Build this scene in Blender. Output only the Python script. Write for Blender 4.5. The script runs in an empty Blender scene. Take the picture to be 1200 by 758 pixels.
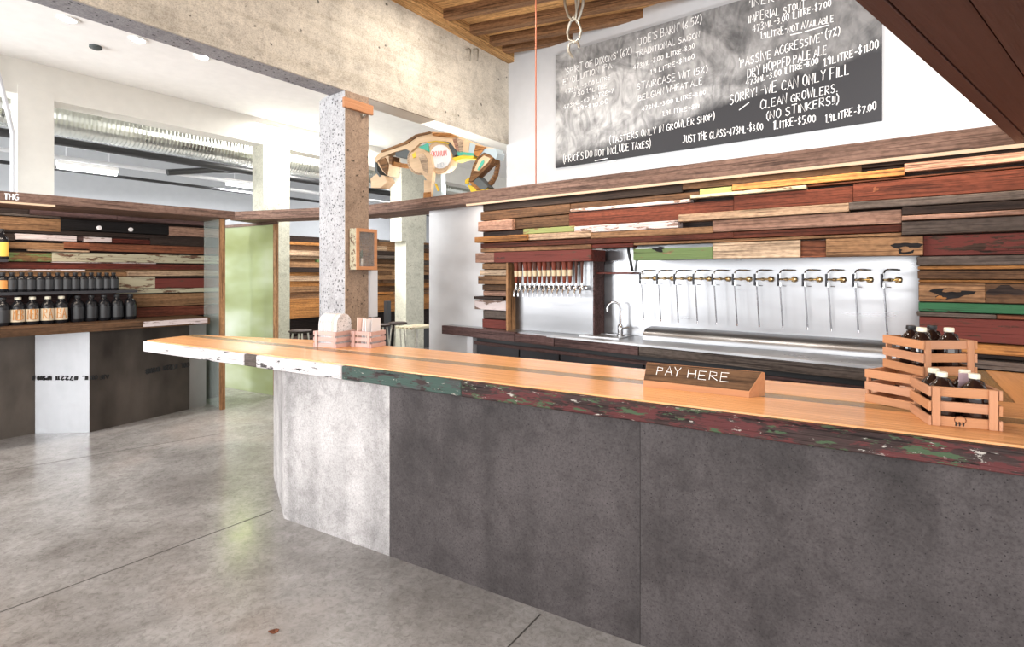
import bpy, bmesh, math, random
from mathutils import Vector, Matrix
R = random.Random(7)
S = bpy.context.scene
COL = S.collection
# ------------------------------------------------------------------ camera
F, CX, HY, H = 602.0, 600.0, 321.0, 1.6        # focal length (px), principal point, horizon row, eye height
cam = bpy.data.objects.new('camera', bpy.data.cameras.new('camera'))
COL.objects.link(cam)
cam.location = (0, 0, H)
cam.rotation_euler = (math.pi/2, 0, 0)
cam.data.sensor_width = 36.0
cam.data.lens = 36.0*F/1200
cam.data.shift_y = -(379-HY)/1200
cam.data.clip_start = 0.02
S.camera = cam
# ------------------------------------------------------------------ world, exposure
S.view_settings.view_transform = 'Standard'
S.view_settings.look = 'None'
S.view_settings.gamma = 1.0
S.view_settings.use_curve_mapping = False
S.view_settings.exposure = 0.78
w = bpy.data.worlds.new('World'); S.world = w; w.use_nodes = True
bg = w.node_tree.nodes['Background']
bg.inputs[0].default_value = (0.97, 0.98, 1.0, 1); bg.inputs[1].default_value = 1.0

def area(name, loc, rot, sx, sy, power, col=(1, 1, 1), spread=None):
    l = bpy.data.lights.new(name, 'AREA'); l.shape = 'RECTANGLE'; l.size = sx; l.size_y = sy
    l.energy = power; l.color = col
    if spread: l.spread = spread
    o = bpy.data.objects.new(name, l); COL.objects.link(o); o.location = loc; o.rotation_euler = rot
    return o
# fill lights added behind and beside the viewer, and unseen lamps over the bar
area('rear_fill', (-1.5, -4.2, 2.4), (math.radians(84), 0, math.radians(4)), 9, 3.0, 240, (1.0, 0.99, 0.97))
area('left_fill', (-9.5, 1.0, 2.4), (math.radians(99), 0, math.radians(-75)), 6, 3.0, 560, (0.97, 0.99, 1.0))
for i_, (x_, y_) in enumerate(((0.6, 3.0), (2.2, 1.6), (-0.4, 4.6), (3.4, 0.2))):
    area('unseen_bar_lamp', (x_, y_, 4.25), (0, 0, 0), 0.6, 0.6, 20, (1.0, 0.93, 0.84))
area('hall_fill', (-3.2, 8.6, 3.9), (0, 0, 0), 1.6, 1.6, 200, (1.0, 0.98, 0.95))  # added fill without a fixture, brightens the left room
# ------------------------------------------------------------------ plan directions
def unit(x, y):
    n = math.hypot(x, y); return Vector((x/n, y/n))
A = unit(-805, 602)            # along the back wall, to the left and away
B = unit(450, 602)             # across it, into the wall
E = Vector((0.647, 0.7625))    # along the display on the left
NB = Vector((-0.7625, 0.647))  # into the display
BD = Vector((0.8717, -0.49))   # along the bar to the right
BN = Vector((0.49, 0.8717))    # from the camera to the bar's back edge
def ang(d): return math.atan2(d.y, d.x)
def V3(p2, z): return Vector((p2[0], p2[1], z))
def up(px, py, z):             # image point on a level at height z
    d = F*(H-z)/(py-HY); return Vector(((px-CX)/F*d, d, z))
def pl(px, py, n, c):          # image point on the upright plane P.n = c
    r = (px-CX)/F; d = c/(r*n.x+n.y); return Vector((r*d, d, H+(HY-py)*d/F))
def plxz(px, z, n, c):
    p = pl(px, HY, n, c); return Vector((p.x, p.y, z))
def pab(a, b): return Vector((A.x*a+B.x*b, A.y*a+B.y*b))
def ebn(e, c): return Vector((E.x*e+NB.x*c, E.y*e+NB.y*c))
def bar(t, n): return Vector((BD.x*t+BN.x*n, BD.y*t+BN.y*n))
Z3 = Vector((0, 0, 1))

# ------------------------------------------------------------------ materials
def newmat(name):
    m = bpy.data.materials.new(name); m.use_nodes = True
    nt = m.node_tree; b = nt.nodes['Principled BSDF']
    return m, nt, b
def N(nt, t, **kw):
    n = nt.nodes.new(t)
    for k, v in kw.items():
        if k in n.inputs.keys(): n.inputs[k].default_value = v
        else: setattr(n, k, v)
    return n
def L(nt, a, b): nt.links.new(a, b)
def c4(c): return (c[0], c[1], c[2], 1)
def coords(nt, scale=(1, 1, 1), rand=True, rot=(0, 0, 0)):
    tc = N(nt, 'ShaderNodeTexCoord'); mp = N(nt, 'ShaderNodeMapping')
    mp.inputs['Scale'].default_value = scale; mp.inputs['Rotation'].default_value = rot
    if rand:
        oi = N(nt, 'ShaderNodeObjectInfo'); ad = N(nt, 'ShaderNodeVectorMath', operation='ADD')
        ml = N(nt, 'ShaderNodeMath', operation='MULTIPLY'); ml.inputs[1].default_value = 37.0
        L(nt, oi.outputs['Random'], ml.inputs[0]); L(nt, tc.outputs['Object'], ad.inputs[0]); L(nt, ml.outputs[0], ad.inputs[1])
        L(nt, ad.outputs[0], mp.inputs[0])
    else: L(nt, tc.outputs['Object'], mp.inputs[0])
    return mp.outputs[0]
def ramp(nt, fac, stops):
    r = N(nt, 'ShaderNodeValToRGB'); el = r.color_ramp.elements
    while len(el) < len(stops): el.new(0.5)
    for e, (p, c) in zip(el, stops): e.position = p; e.color = c4(c) if len(c) == 3 else c
    L(nt, fac, r.inputs[0]); return r.outputs[0]
def mix(nt, f, a, b, mode='MIX'):
    n = N(nt, 'ShaderNodeMix', data_type='RGBA', blend_type=mode)
    if isinstance(f, float): n.inputs[0].default_value = f
    else: L(nt, f, n.inputs[0])
    for i, v in ((6, a), (7, b)):
        if isinstance(v, tuple): n.inputs[i].default_value = c4(v)
        else: L(nt, v, n.inputs[i])
    return n.outputs[2]
def bump(nt, b, h, s=0.3, d=0.01):
    n = N(nt, 'ShaderNodeBump'); n.inputs['Strength'].default_value = s; n.inputs['Distance'].default_value = d
    L(nt, h, n.inputs['Height']); L(nt, n.outputs[0], b.inputs['Normal'])
def sc(c, k): return (min(1, c[0]*k), min(1, c[1]*k), min(1, c[2]*k))
def plain(name, c, rough=0.5, metal=0.0, emit=None, es=1.0):
    m, nt, b = newmat(name)
    b.inputs['Base Color'].default_value = c4(c); b.inputs['Roughness'].default_value = rough; b.inputs['Metallic'].default_value = metal
    if emit: b.inputs['Emission Color'].default_value = c4(emit); b.inputs['Emission Strength'].default_value = es
    else:
        t = N(nt, 'ShaderNodeTexNoise'); t.inputs['Scale'].default_value = 9.0; t.inputs['Detail'].default_value = 4
        L(nt, coords(nt), t.inputs['Vector'])
        L(nt, ramp(nt, t.outputs[0], [(0.3, sc(c, 0.97)), (0.7, sc(c, 1.02))]), b.inputs['Base Color'])
    return m
def wood(name, c, dark=0.5, paint=None, cover=0.5, rough=0.6, grain=1.0, knots=True, axis=0):
    m, nt, b = newmat(name)
    s1 = [42.0*grain]*3; s1[axis] = 1.6; s2 = [9.0, 9.0, 9.0]; s2[axis] = 0.9
    g = N(nt, 'ShaderNodeTexNoise'); g.inputs['Scale'].default_value = 1.0; g.inputs['Detail'].default_value = 5; g.inputs['Roughness'].default_value = 0.65
    L(nt, coords(nt, tuple(s1)), g.inputs['Vector'])
    g2 = N(nt, 'ShaderNodeTexNoise'); g2.inputs['Scale'].default_value = 1.0; g2.inputs['Detail'].default_value = 3
    L(nt, coords(nt, tuple(s2)), g2.inputs['Vector'])
    if rough < .5: dark = 1.0
    base = ramp(nt, g.outputs[0], [(0.28, sc(c, .90)), (0.5, c), (0.72, sc(c, 1.07))] if rough < .5 else [(0.28, sc(c, dark*.7)), (0.47, sc(c, .9)), (0.74, sc(c, 1.25))])
    tone = ramp(nt, g2.outputs[0], [(0.3, (0.84, 0.80, 0.76) if rough < .5 else (0.60, 0.57, 0.55)), (0.62, (1, 1, 1))])
    base = mix(nt, 1.0, base, tone, 'MULTIPLY')
    if rough >= .5:
        s4 = [120.0]*3; s4[axis] = 2.2
        cr = N(nt, 'ShaderNodeTexNoise'); cr.inputs['Scale'].default_value = 1.0; cr.inputs['Detail'].default_value = 3
        L(nt, coords(nt, tuple(s4)), cr.inputs['Vector'])
        base = mix(nt, 1.0, base, ramp(nt, cr.outputs[0], [(0.34, (0.34, 0.31, 0.30)), (0.47, (1, 1, 1))]), 'MULTIPLY')
        s5 = [60.0]*3; s5[axis] = 26.0
        sp = N(nt, 'ShaderNodeTexNoise'); sp.inputs['Scale'].default_value = 1.0; sp.inputs['Detail'].default_value = 4
        L(nt, coords(nt, tuple(s5)), sp.inputs['Vector'])
        base = mix(nt, 1.0, base, ramp(nt, sp.outputs[0], [(0.3, (0.70, 0.69, 0.68)), (0.6, (1.06, 1.06, 1.06))]), 'MULTIPLY')
    if paint:
        p = N(nt, 'ShaderNodeTexNoise'); p.inputs['Scale'].default_value = 1.0; p.inputs['Detail'].default_value = 8; p.inputs['Roughness'].default_value = 0.7
        s3 = [22.0]*3; s3[axis] = 5.0
        L(nt, coords(nt, tuple(s3)), p.inputs['Vector'])
        k = 0.5+(0.5-cover)*0.5
        f = ramp(nt, p.outputs[0], [(max(0, k-0.02), (0, 0, 0)), (k+0.02, (1, 1, 1))])
        pc = mix(nt, g2.outputs[0], sc(paint, 0.72), sc(paint, 1.15))
        base = mix(nt, f, base, pc)
        if rough >= .5: base = mix(nt, 1.0, base, ramp(nt, cr.outputs[0], [(0.30, (0.45, 0.42, 0.40)), (0.42, (1, 1, 1))]), 'MULTIPLY')
    L(nt, base, b.inputs['Base Color'])
    b.inputs['Roughness'].default_value = rough
    if rough > .4: b.inputs['Specular IOR Level'].default_value = 0.18
    bump(nt, b, g.outputs[0], 0.6, 0.010)
    return m
def concrete(name, c, pores=0.0, poresize=14.0, rough=0.7, mott=0.25, forms=False, streak=0.0, spec=0.22):
    m, nt, b = newmat(name)
    v = coords(nt, rand=False)
    n1 = N(nt, 'ShaderNodeTexNoise'); n1.inputs['Scale'].default_value = 2.2; n1.inputs['Detail'].default_value = 9; n1.inputs['Roughness'].default_value = 0.62
    n2 = N(nt, 'ShaderNodeTexNoise'); n2.inputs['Scale'].default_value = 38.0; n2.inputs['Detail'].default_value = 4
    L(nt, v, n1.inputs['Vector']); L(nt, v, n2.inputs['Vector'])
    base = ramp(nt, n1.outputs[0], [(0.28, sc(c, 1-mott)), (0.5, c), (0.75, sc(c, 1+mott*0.6))])
    fine = ramp(nt, n2.outputs[0], [(0.3, (0.86, 0.86, 0.86)), (0.65, (1.0, 1.0, 1.0))])
    base = mix(nt, 1.0, base, fine, 'MULTIPLY')
    n4 = N(nt, 'ShaderNodeTexNoise'); n4.inputs['Scale'].default_value = 90.0; n4.inputs['Detail'].default_value = 6; n4.inputs['Roughness'].default_value = 0.75
    L(nt, v, n4.inputs['Vector'])
    base = mix(nt, 1.0, base, ramp(nt, n4.outputs[0], [(0.34, (0.62, 0.61, 0.61)), (0.50, (0.98, 0.98, 0.98)), (0.70, (1.15, 1.15, 1.15))]), 'MULTIPLY')
    n5 = N(nt, 'ShaderNodeTexNoise'); n5.inputs['Scale'].default_value = 6.5; n5.inputs['Detail'].default_value = 10; n5.inputs['Roughness'].default_value = 0.72; n5.inputs['Distortion'].default_value = 1.2
    L(nt, v, n5.inputs['Vector'])
    base = mix(nt, 1.0, base, ramp(nt, n5.outputs[0], [(0.36, (0.78, 0.77, 0.77)), (0.52, (1.0, 1.0, 1.0))]), 'MULTIPLY')
    h = n2.outputs[0]
    if streak:
        st = N(nt, 'ShaderNodeTexNoise'); st.inputs['Scale'].default_value = 1.0; st.inputs['Detail'].default_value = 6
        L(nt, coords(nt, (5, 5, 0.5), rand=False), st.inputs['Vector'])
        base = mix(nt, 1.0, base, ramp(nt, st.outputs[0], [(0.32, (1-streak,)*3), (0.62, (1, 1, 1))]), 'MULTIPLY')
    if forms:
        fm = N(nt, 'ShaderNodeTexNoise'); fm.inputs['Scale'].default_value = 1.0; fm.inputs['Detail'].default_value = 3
        L(nt, coords(nt, (.6, .6, 9.0), rand=False), fm.inputs['Vector'])
        base = mix(nt, 1.0, base, ramp(nt, fm.outputs[0], [(0.40, (0.90, 0.89, 0.87)), (0.5, (1, 1, 1))]), 'MULTIPLY')
    if pores:
        vo = N(nt, 'ShaderNodeTexVoronoi'); vo.inputs['Scale'].default_value = poresize
        nz = N(nt, 'ShaderNodeTexNoise'); nz.inputs['Scale'].default_value = poresize*1.7; nz.inputs['Detail'].default_value = 5
        L(nt, v, vo.inputs['Vector']); L(nt, v, nz.inputs['Vector'])
        sm = N(nt, 'ShaderNodeMath', operation='MULTIPLY_ADD'); sm.inputs[1].default_value = 0.9
        L(nt, nz.outputs[0], sm.inputs[0]); L(nt, vo.outputs['Distance'], sm.inputs[2])
        f = ramp(nt, sm.outputs[0], [(0.44+pores, (1, 1, 1)), (0.47+pores, (0, 0, 0))])
        base = mix(nt, f, base, sc(c, 0.22))
    L(nt, base, b.inputs['Base Color']); b.inputs['Roughness'].default_value = rough
    b.inputs['Specular IOR Level'].default_value = spec
    bump(nt, b, h, 0.15, 0.004)
    return m
def metal(name, c, rough=0.3, var=0.1, scale=(3, 3, 3), met=1.0):
    m, nt, b = newmat(name)
    n1 = N(nt, 'ShaderNodeTexNoise'); n1.inputs['Scale'].default_value = 1.0; n1.inputs['Detail'].default_value = 6
    L(nt, coords(nt, scale), n1.inputs['Vector'])
    L(nt, ramp(nt, n1.outputs[0], [(0.3, sc(c, 1-var)), (0.7, sc(c, 1+var))]), b.inputs['Base Color'])
    b.inputs['Metallic'].default_value = met
    L(nt, ramp(nt, n1.outputs[0], [(0.3, (rough*0.8,)*3), (0.7, (rough*1.25,)*3)]), b.inputs['Roughness'])
    return m
def glass(name, tint, rough=0.1, mixf=0.25):
    m, nt, b = newmat(name)
    nt.nodes.remove(b)
    o = [n for n in nt.nodes if n.type == 'OUTPUT_MATERIAL'][0]
    t = N(nt, 'ShaderNodeBsdfTransparent'); t.inputs[0].default_value = c4(tint)
    g = N(nt, 'ShaderNodeBsdfPrincipled'); g.inputs['Base Color'].default_value = c4(tint); g.inputs['Roughness'].default_value = rough
    mx = N(nt, 'ShaderNodeMixShader'); mx.inputs[0].default_value = mixf
    L(nt, t.outputs[0], mx.inputs[1]); L(nt, g.outputs[0], mx.inputs[2]); L(nt, mx.outputs[0], o.inputs[0])
    return m

M = {}
W = dict(tan=(0.40, 0.22, 0.11), pink=(0.56, 0.33, 0.24), pale=(0.72, 0.50, 0.33), brown=(0.17, 0.09, 0.046), dark=(0.050, 0.032, 0.026),
         grey=(0.17, 0.135, 0.115), orange=(0.60, 0.27, 0.085), red=(0.19, 0.04, 0.026), redbrown=(0.21, 0.058, 0.032), mauve=(0.15, 0.085, 0.08),
         cream=(0.80, 0.60, 0.42), black=(0.02, 0.017, 0.018), rust=(0.34, 0.12, 0.06))
for k, c in W.items(): M[k] = wood('wood_'+k, sc(c, .76))
M['green'] = wood('wood_green', (0.24, 0.16, 0.09), paint=(0.13, 0.19, 0.075), cover=0.72)
M['lime'] = wood('wood_lime', (0.3, 0.2, 0.1), paint=(0.27, 0.31, 0.12), cover=0.75)
M['white'] = wood('wood_whitewash', (0.30, 0.20, 0.16), paint=(0.66, 0.57, 0.56), cover=0.6)
M['mottle'] = wood('wood_mottled', (0.20, 0.11, 0.07), paint=(0.46, 0.42, 0.30), cover=0.62)
M['moss'] = wood('wood_moss', (0.28, 0.16, 0.07), paint=(0.16, 0.22, 0.08), cover=0.55)
M['redpaint'] = wood('wood_redpaint', (0.09, 0.05, 0.035), paint=(0.15, 0.036, 0.028), cover=0.66)
M['deepgreen'] = wood('wood_deepgreen', (0.08, 0.06, 0.04), paint=(0.035, 0.13, 0.06), cover=0.75)
M['ledge'] = wood('wood_ledge', (0.27, 0.165, 0.125), dark=0.4)
M['soffit'] = wood('wood_canopy', (0.125, 0.060, 0.049), rough=0.49)
M['ceil'] = wood('wood_decking', (0.62, 0.36, 0.15), dark=0.55)
M['ceild'] = wood('wood_joist', (0.28, 0.15, 0.075), dark=0.5)
M['bartop'] = wood('bar_varnish', (0.80, 0.40, 0.165), rough=0.2)
M['barmid'] = wood('bar_strip', (0.27, 0.17, 0.075), dark=0.6, rough=0.2)
M['cedar'] = wood('cedar', (0.52, 0.25, 0.125), rough=.48)
M['cedarpink'] = wood('cedar_pink', (0.54, 0.28, 0.165), rough=.48)
M['cedarY'] = wood('cedar_side', (0.52, 0.25, 0.125), rough=.48, axis=1)
M['cedarpinkY'] = wood('cedar_pink_side', (0.54, 0.28, 0.165), rough=.48, axis=1)
M['pinkcrateY'] = wood('crate_pink_side', (0.62, 0.42, 0.38), rough=.48, axis=1)
M['cedarZ'] = wood('cedar_upright', (0.54, 0.27, 0.15), rough=.48, axis=2)
M['pinkcrateZ'] = wood('crate_pink_upright', (0.62, 0.42, 0.38), rough=.48, axis=2)
M['pinkcrate'] = wood('crate_pink', (0.62, 0.42, 0.38), rough=.48)
M['oak'] = wood('oak_post', (0.46, 0.25, 0.12), dark=0.7, axis=2)
M['edgewhite'] = wood('edge_white', (0.06, 0.05, 0.05), paint=(0.66, 0.62, 0.62), cover=.68, rough=0.5)
M['edgegreen'] = wood('edge_green', (0.05, 0.03, 0.03), paint=(0.045, 0.075, 0.065), cover=0.8, rough=0.55)
def edge_mixed(nm='edge_mixed', under=(0.10, 0.028, 0.028), patch=(0.055, 0.085, 0.045), k=0.56):
    m = wood(nm, (0.05, 0.03, 0.028), paint=under, cover=0.5, rough=0.55)
    nt = m.node_tree; b = nt.nodes['Principled BSDF']; src = b.inputs['Base Color'].links[0].from_socket
    p = N(nt, 'ShaderNodeTexNoise'); p.inputs['Scale'].default_value = 1.0; p.inputs['Detail'].default_value = 7; p.inputs['Roughness'].default_value = 0.68
    L(nt, coords(nt, (9, 34, 34)), p.inputs['Vector'])
    x = mix(nt, ramp(nt, p.outputs[0], [(k, (0, 0, 0)), (k+.025, (1, 1, 1))]), src, patch)
    q = N(nt, 'ShaderNodeTexNoise'); q.inputs['Scale'].default_value = 1.0; q.inputs['Detail'].default_value = 8; q.inputs['Roughness'].default_value = 0.75
    L(nt, coords(nt, (14, 45, 45)), q.inputs['Vector'])
    x = mix(nt, ramp(nt, q.outputs[0], [(0.62, (0, 0, 0)), (0.64, (1, 1, 1))]), x, (0.42, 0.38, 0.34))
    L(nt, x, b.inputs['Base Color']); return m
M['edgemix'] = edge_mixed()
M['edgegreen'] = edge_mixed('edge_green_chipped', (0.06, 0.062, 0.06), (0.045, 0.075, 0.062), 0.46)
M['barlight'] = concrete('bar_concrete_light', (0.50, 0.475, 0.47), streak=0.3, mott=0.45)
M['bardark'] = concrete('bar_concrete_dark', (0.078, 0.067, 0.067), pores=0.10, poresize=70, streak=0.25, mott=0.45)
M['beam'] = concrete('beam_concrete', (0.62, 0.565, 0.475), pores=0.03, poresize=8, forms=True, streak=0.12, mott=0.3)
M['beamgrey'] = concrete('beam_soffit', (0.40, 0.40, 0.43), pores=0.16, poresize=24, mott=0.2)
M['colgrey'] = concrete('column_speckled', (0.50, 0.495, 0.51), pores=0.24, poresize=30, mott=0.1)
M['coltan'] = concrete('column_tan', (0.40, 0.29, 0.21), pores=0.11, poresize=22, mott=0.2, streak=0.2)
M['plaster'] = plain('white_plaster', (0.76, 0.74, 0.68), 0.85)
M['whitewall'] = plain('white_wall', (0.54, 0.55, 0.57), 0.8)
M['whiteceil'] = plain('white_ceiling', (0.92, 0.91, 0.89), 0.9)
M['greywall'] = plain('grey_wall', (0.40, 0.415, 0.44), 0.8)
M['greencol'] = concrete('old_column', (0.56, 0.55, 0.46), mott=0.12, pores=0.02, poresize=20)
def floormat():
    m, nt, b = newmat('polished_concrete')
    v = coords(nt, rand=False)
    n1 = N(nt, 'ShaderNodeTexNoise'); n1.inputs['Scale'].default_value = 0.9; n1.inputs['Detail'].default_value = 10; n1.inputs['Roughness'].default_value = 0.66; n1.inputs['Distortion'].default_value = 0.6
    L(nt, v, n1.inputs['Vector'])
    n2 = N(nt, 'ShaderNodeTexNoise'); n2.inputs['Scale'].default_value = 9.0; n2.inputs['Detail'].default_value = 8; n2.inputs['Roughness'].default_value = 0.7
    L(nt, v, n2.inputs['Vector'])
    base = ramp(nt, n1.outputs[0], [(0.3, (0.18, 0.166, 0.156)), (0.5, (0.305, 0.29, 0.28)), (0.72, (0.43, 0.415, 0.40))])
    base = mix(nt, 1.0, base, ramp(nt, n2.outputs[0], [(0.3, (0.78, 0.77, 0.76)), (0.6, (1, 1, 1))]), 'MULTIPLY')
    n4 = N(nt, 'ShaderNodeTexNoise'); n4.inputs['Scale'].default_value = 30.0; n4.inputs['Detail'].default_value = 8; n4.inputs['Roughness'].default_value = 0.78; n4.inputs['Distortion'].default_value = 0.8
    L(nt, v, n4.inputs['Vector'])
    base = mix(nt, 1.0, base, ramp(nt, n4.outputs[0], [(0.34, (0.66, 0.65, 0.64)), (0.52, (1, 1, 1)), (0.72, (1.14, 1.14, 1.13))]), 'MULTIPLY')
    n3 = N(nt, 'ShaderNodeTexNoise'); n3.inputs['Scale'].default_value = 0.5; n3.inputs['Detail'].default_value = 3
    L(nt, v, n3.inputs['Vector'])
    base = mix(nt, ramp(nt, n3.outputs[0], [(0.55, (0, 0, 0)), (0.75, (0.4, 0.4, 0.4))]), base, (0.36, 0.25, 0.19))
    L(nt, base, b.inputs['Base Color'])
    L(nt, ramp(nt, n2.outputs[0], [(0.3, (0.13,)*3), (0.7, (0.26,)*3)]), b.inputs['Roughness'])
    b.inputs['Specular IOR Level'].default_value = 0.6
    return m
M['floor'] = floormat()
M['joint'] = plain('floor_joint', (0.06, 0.055, 0.05), 0.8)
M['steel'] = metal('brushed_steel', (0.36, 0.365, 0.38), 0.33, 0.05, (2, 2, 14))
M['galv'] = metal('galvanised_sheet', (0.46, 0.46, 0.475), 0.40, 0.14, (4, 4, 2.5), met=.85)
M['steelgrey'] = metal('tap_panel_steel', (0.22, 0.222, 0.23), 0.36, 0.05, (2, 2, 14))
M['milky'] = metal('pale_sheet', (0.62, 0.62, 0.63), 0.42, 0.08, (3, 3, 5), met=.45)
M['dsteel'] = metal('dark_steel', (0.085, 0.071, 0.060), 0.38, 0.5, (3.2, 3.2, 1.4), met=0.7)
M['dsteel2'] = metal('side_steel', (0.30, 0.29, 0.28), 0.35, 0.2, (3, 3, 1.5), met=0.7)
M['chrome'] = metal('chrome', (0.62, 0.63, 0.65), 0.12, 0.03)
M['brass'] = metal('brass', (0.80, 0.62, 0.36), 0.25, 0.05)
M['blackmetal'] = metal('black_metal', (0.035, 0.035, 0.04), 0.4, 0.2, met=0.5)
M['duct'] = metal('spiral_duct', (0.66, 0.67, 0.62), 0.3, 0.1)
M['iron'] = metal('old_iron', (0.45, 0.43, 0.38), 0.45, 0.25, (20, 20, 20))
M['black'+'plastic'] = plain('black_plastic', (0.02, 0.02, 0.022), 0.4)
M['tube'] = metal('dark_tube', (0.16, 0.16, 0.17), 0.25, 0.1)
M['conduit'] = plain('grey_conduit', (0.62, 0.63, 0.66), 0.4)
M['amber'] = plain('amber_glass', (0.018, 0.008, 0.006), 0.05)
M['blackglass'] = plain('black_bottle', (0.010, 0.010, 0.012), 0.22)
M['blackglass'].node_tree.nodes['Principled BSDF'].inputs['Specular IOR Level'].default_value = 0.3
M['print'] = plain('grey_print', (0.022, 0.023, 0.026), 0.4)
M['creamlabel'] = plain('cream_label', (0.62, 0.52, 0.38), 0.5)
M['orangelabel'] = plain('orange_print', (0.55, 0.24, 0.06), 0.5)
M['yellowlabel'] = plain('yellow_label', (0.72, 0.45, 0.08), 0.5)
M['cap'] = plain('cream_cap', (0.80, 0.75, 0.60), 0.45)
M['paper'] = plain('white_paper', (0.86, 0.83, 0.83), 0.8)
M['paperpink'] = plain('pink_paper', (0.80, 0.58, 0.50), 0.8)
M['tag'] = plain('lilac_tag', (0.52, 0.36, 0.40), 0.7)
M['chalk'] = plain('chalk', (0.92, 0.92, 0.92), 0.9)
M['ink'] = plain('stencil_ink', (0.012, 0.012, 0.012), 0.7)
M['redcable'] = plain('red_cable', (0.45, 0.14, 0.07), 0.5)
M['handle'] = wood('tap_handle_red', (0.20, 0.045, 0.025), dark=0.9, rough=0.45, axis=2)
M['handleb'] = wood('tap_handle_brown', (0.10, 0.035, 0.022), dark=0.9, rough=0.45, axis=2)
M['band'] = plain('handle_band', (0.72, 0.56, 0.36), 0.5)
M['greenglass'] = glass('green_glass', (0.66, 0.70, 0.47), 0.16, 0.5)
_m = M['greenglass']; _nt = _m.node_tree; _n = N(_nt, 'ShaderNodeTexNoise'); _n.inputs['Scale'].default_value = 1.1; _n.inputs['Detail'].default_value = 3
L(_nt, coords(_nt, (.6, 1, 1.5), rand=False), _n.inputs['Vector']); _c = ramp(_nt, _n.outputs[0], [(0.3, (0.46, 0.50, 0.22)), (0.5, (0.62, 0.68, 0.44)), (0.68, (0.86, 0.90, 0.80))])  # pale areas in the tint imitate light reflected by the glass
for _q in _nt.nodes:
    if _q.type in ('BSDF_TRANSPARENT', 'BSDF_PRINCIPLED'): L(_nt, _c, _q.inputs[0])
M['clearglass'] = glass('clear_glass', (0.84, 0.90, 0.88), 0.06, 0.22)
M['boxglass'] = glass('display_glass', (0.95, 0.95, 0.95), 0.03, 0.08)
M['lamp'] = plain('lamp_white', (1, 1, 1), emit=(1, 1, 1), es=16.0)
M['led'] = plain('led_warm', (0.25, 0.17, 0.11), emit=(1.0, 0.70, 0.46), es=0.5)
M['leaf'] = plain('leaf', (0.06, 0.10, 0.04), 0.6)
def chalkboard():
    m, nt, b = newmat('chalkboard')
    a = N(nt, 'ShaderNodeTexNoise'); a.inputs['Scale'].default_value = 1.0; a.inputs['Detail'].default_value = 7; a.inputs['Roughness'].default_value = 0.6; a.inputs['Distortion'].default_value = 1.8
    L(nt, coords(nt, (1.1, 1, 1.5), rand=False), a.inputs['Vector'])
    s = N(nt, 'ShaderNodeTexNoise'); s.inputs['Scale'].default_value = 1.0; s.inputs['Detail'].default_value = 6; s.inputs['Distortion'].default_value = 2.5
    L(nt, coords(nt, (7, 1, 3.2), rand=False, rot=(0, 0.7, 0)), s.inputs['Vector'])
    tc = N(nt, 'ShaderNodeTexCoord'); sp = N(nt, 'ShaderNodeSeparateXYZ'); L(nt, tc.outputs['Object'], sp.inputs[0])
    # wiped cloud: most of the board, except a clean wedge at the lower right and along the lower edge
    g = N(nt, 'ShaderNodeMath', operation='MULTIPLY_ADD'); g.inputs[1].default_value = -0.20; L(nt, sp.outputs[0], g.inputs[0]); L(nt, sp.outputs[2], g.inputs[2])
    g2 = N(nt, 'ShaderNodeMath', operation='MULTIPLY_ADD'); g2.inputs[1].default_value = 0.35; L(nt, a.outputs[0], g2.inputs[0]); L(nt, g.outputs[0], g2.inputs[2])
    mr = N(nt, 'ShaderNodeMapRange'); L(nt, g2.outputs[0], mr.inputs[0]); mr.inputs[1].default_value = -0.20; mr.inputs[2].default_value = -0.06
    lx = N(nt, 'ShaderNodeMapRange'); L(nt, sp.outputs[0], lx.inputs[0]); lx.inputs[1].default_value = 1.6; lx.inputs[2].default_value = -0.4; lx.inputs[3].default_value = 0.30; lx.inputs[4].default_value = 1.0
    f = None
    for k in (mr.outputs[0], ramp(nt, a.outputs[0], [(0.34, (0.15,)*3), (0.60, (1, 1, 1))]), ramp(nt, s.outputs[0], [(0.3, (0.45,)*3), (0.62, (1, 1, 1))]), lx.outputs[0]):
        if f is None: f = k; continue
        mu = N(nt, 'ShaderNodeMath', operation='MULTIPLY'); L(nt, f, mu.inputs[0]); L(nt, k, mu.inputs[1]); f = mu.outputs[0]
    L(nt, mix(nt, f, (0.032, 0.032, 0.036), (0.55, 0.55, 0.55)), b.inputs['Base Color'])
    b.inputs['Roughness'].default_value = 0.85
    return m
M['board'] = chalkboard()

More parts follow.
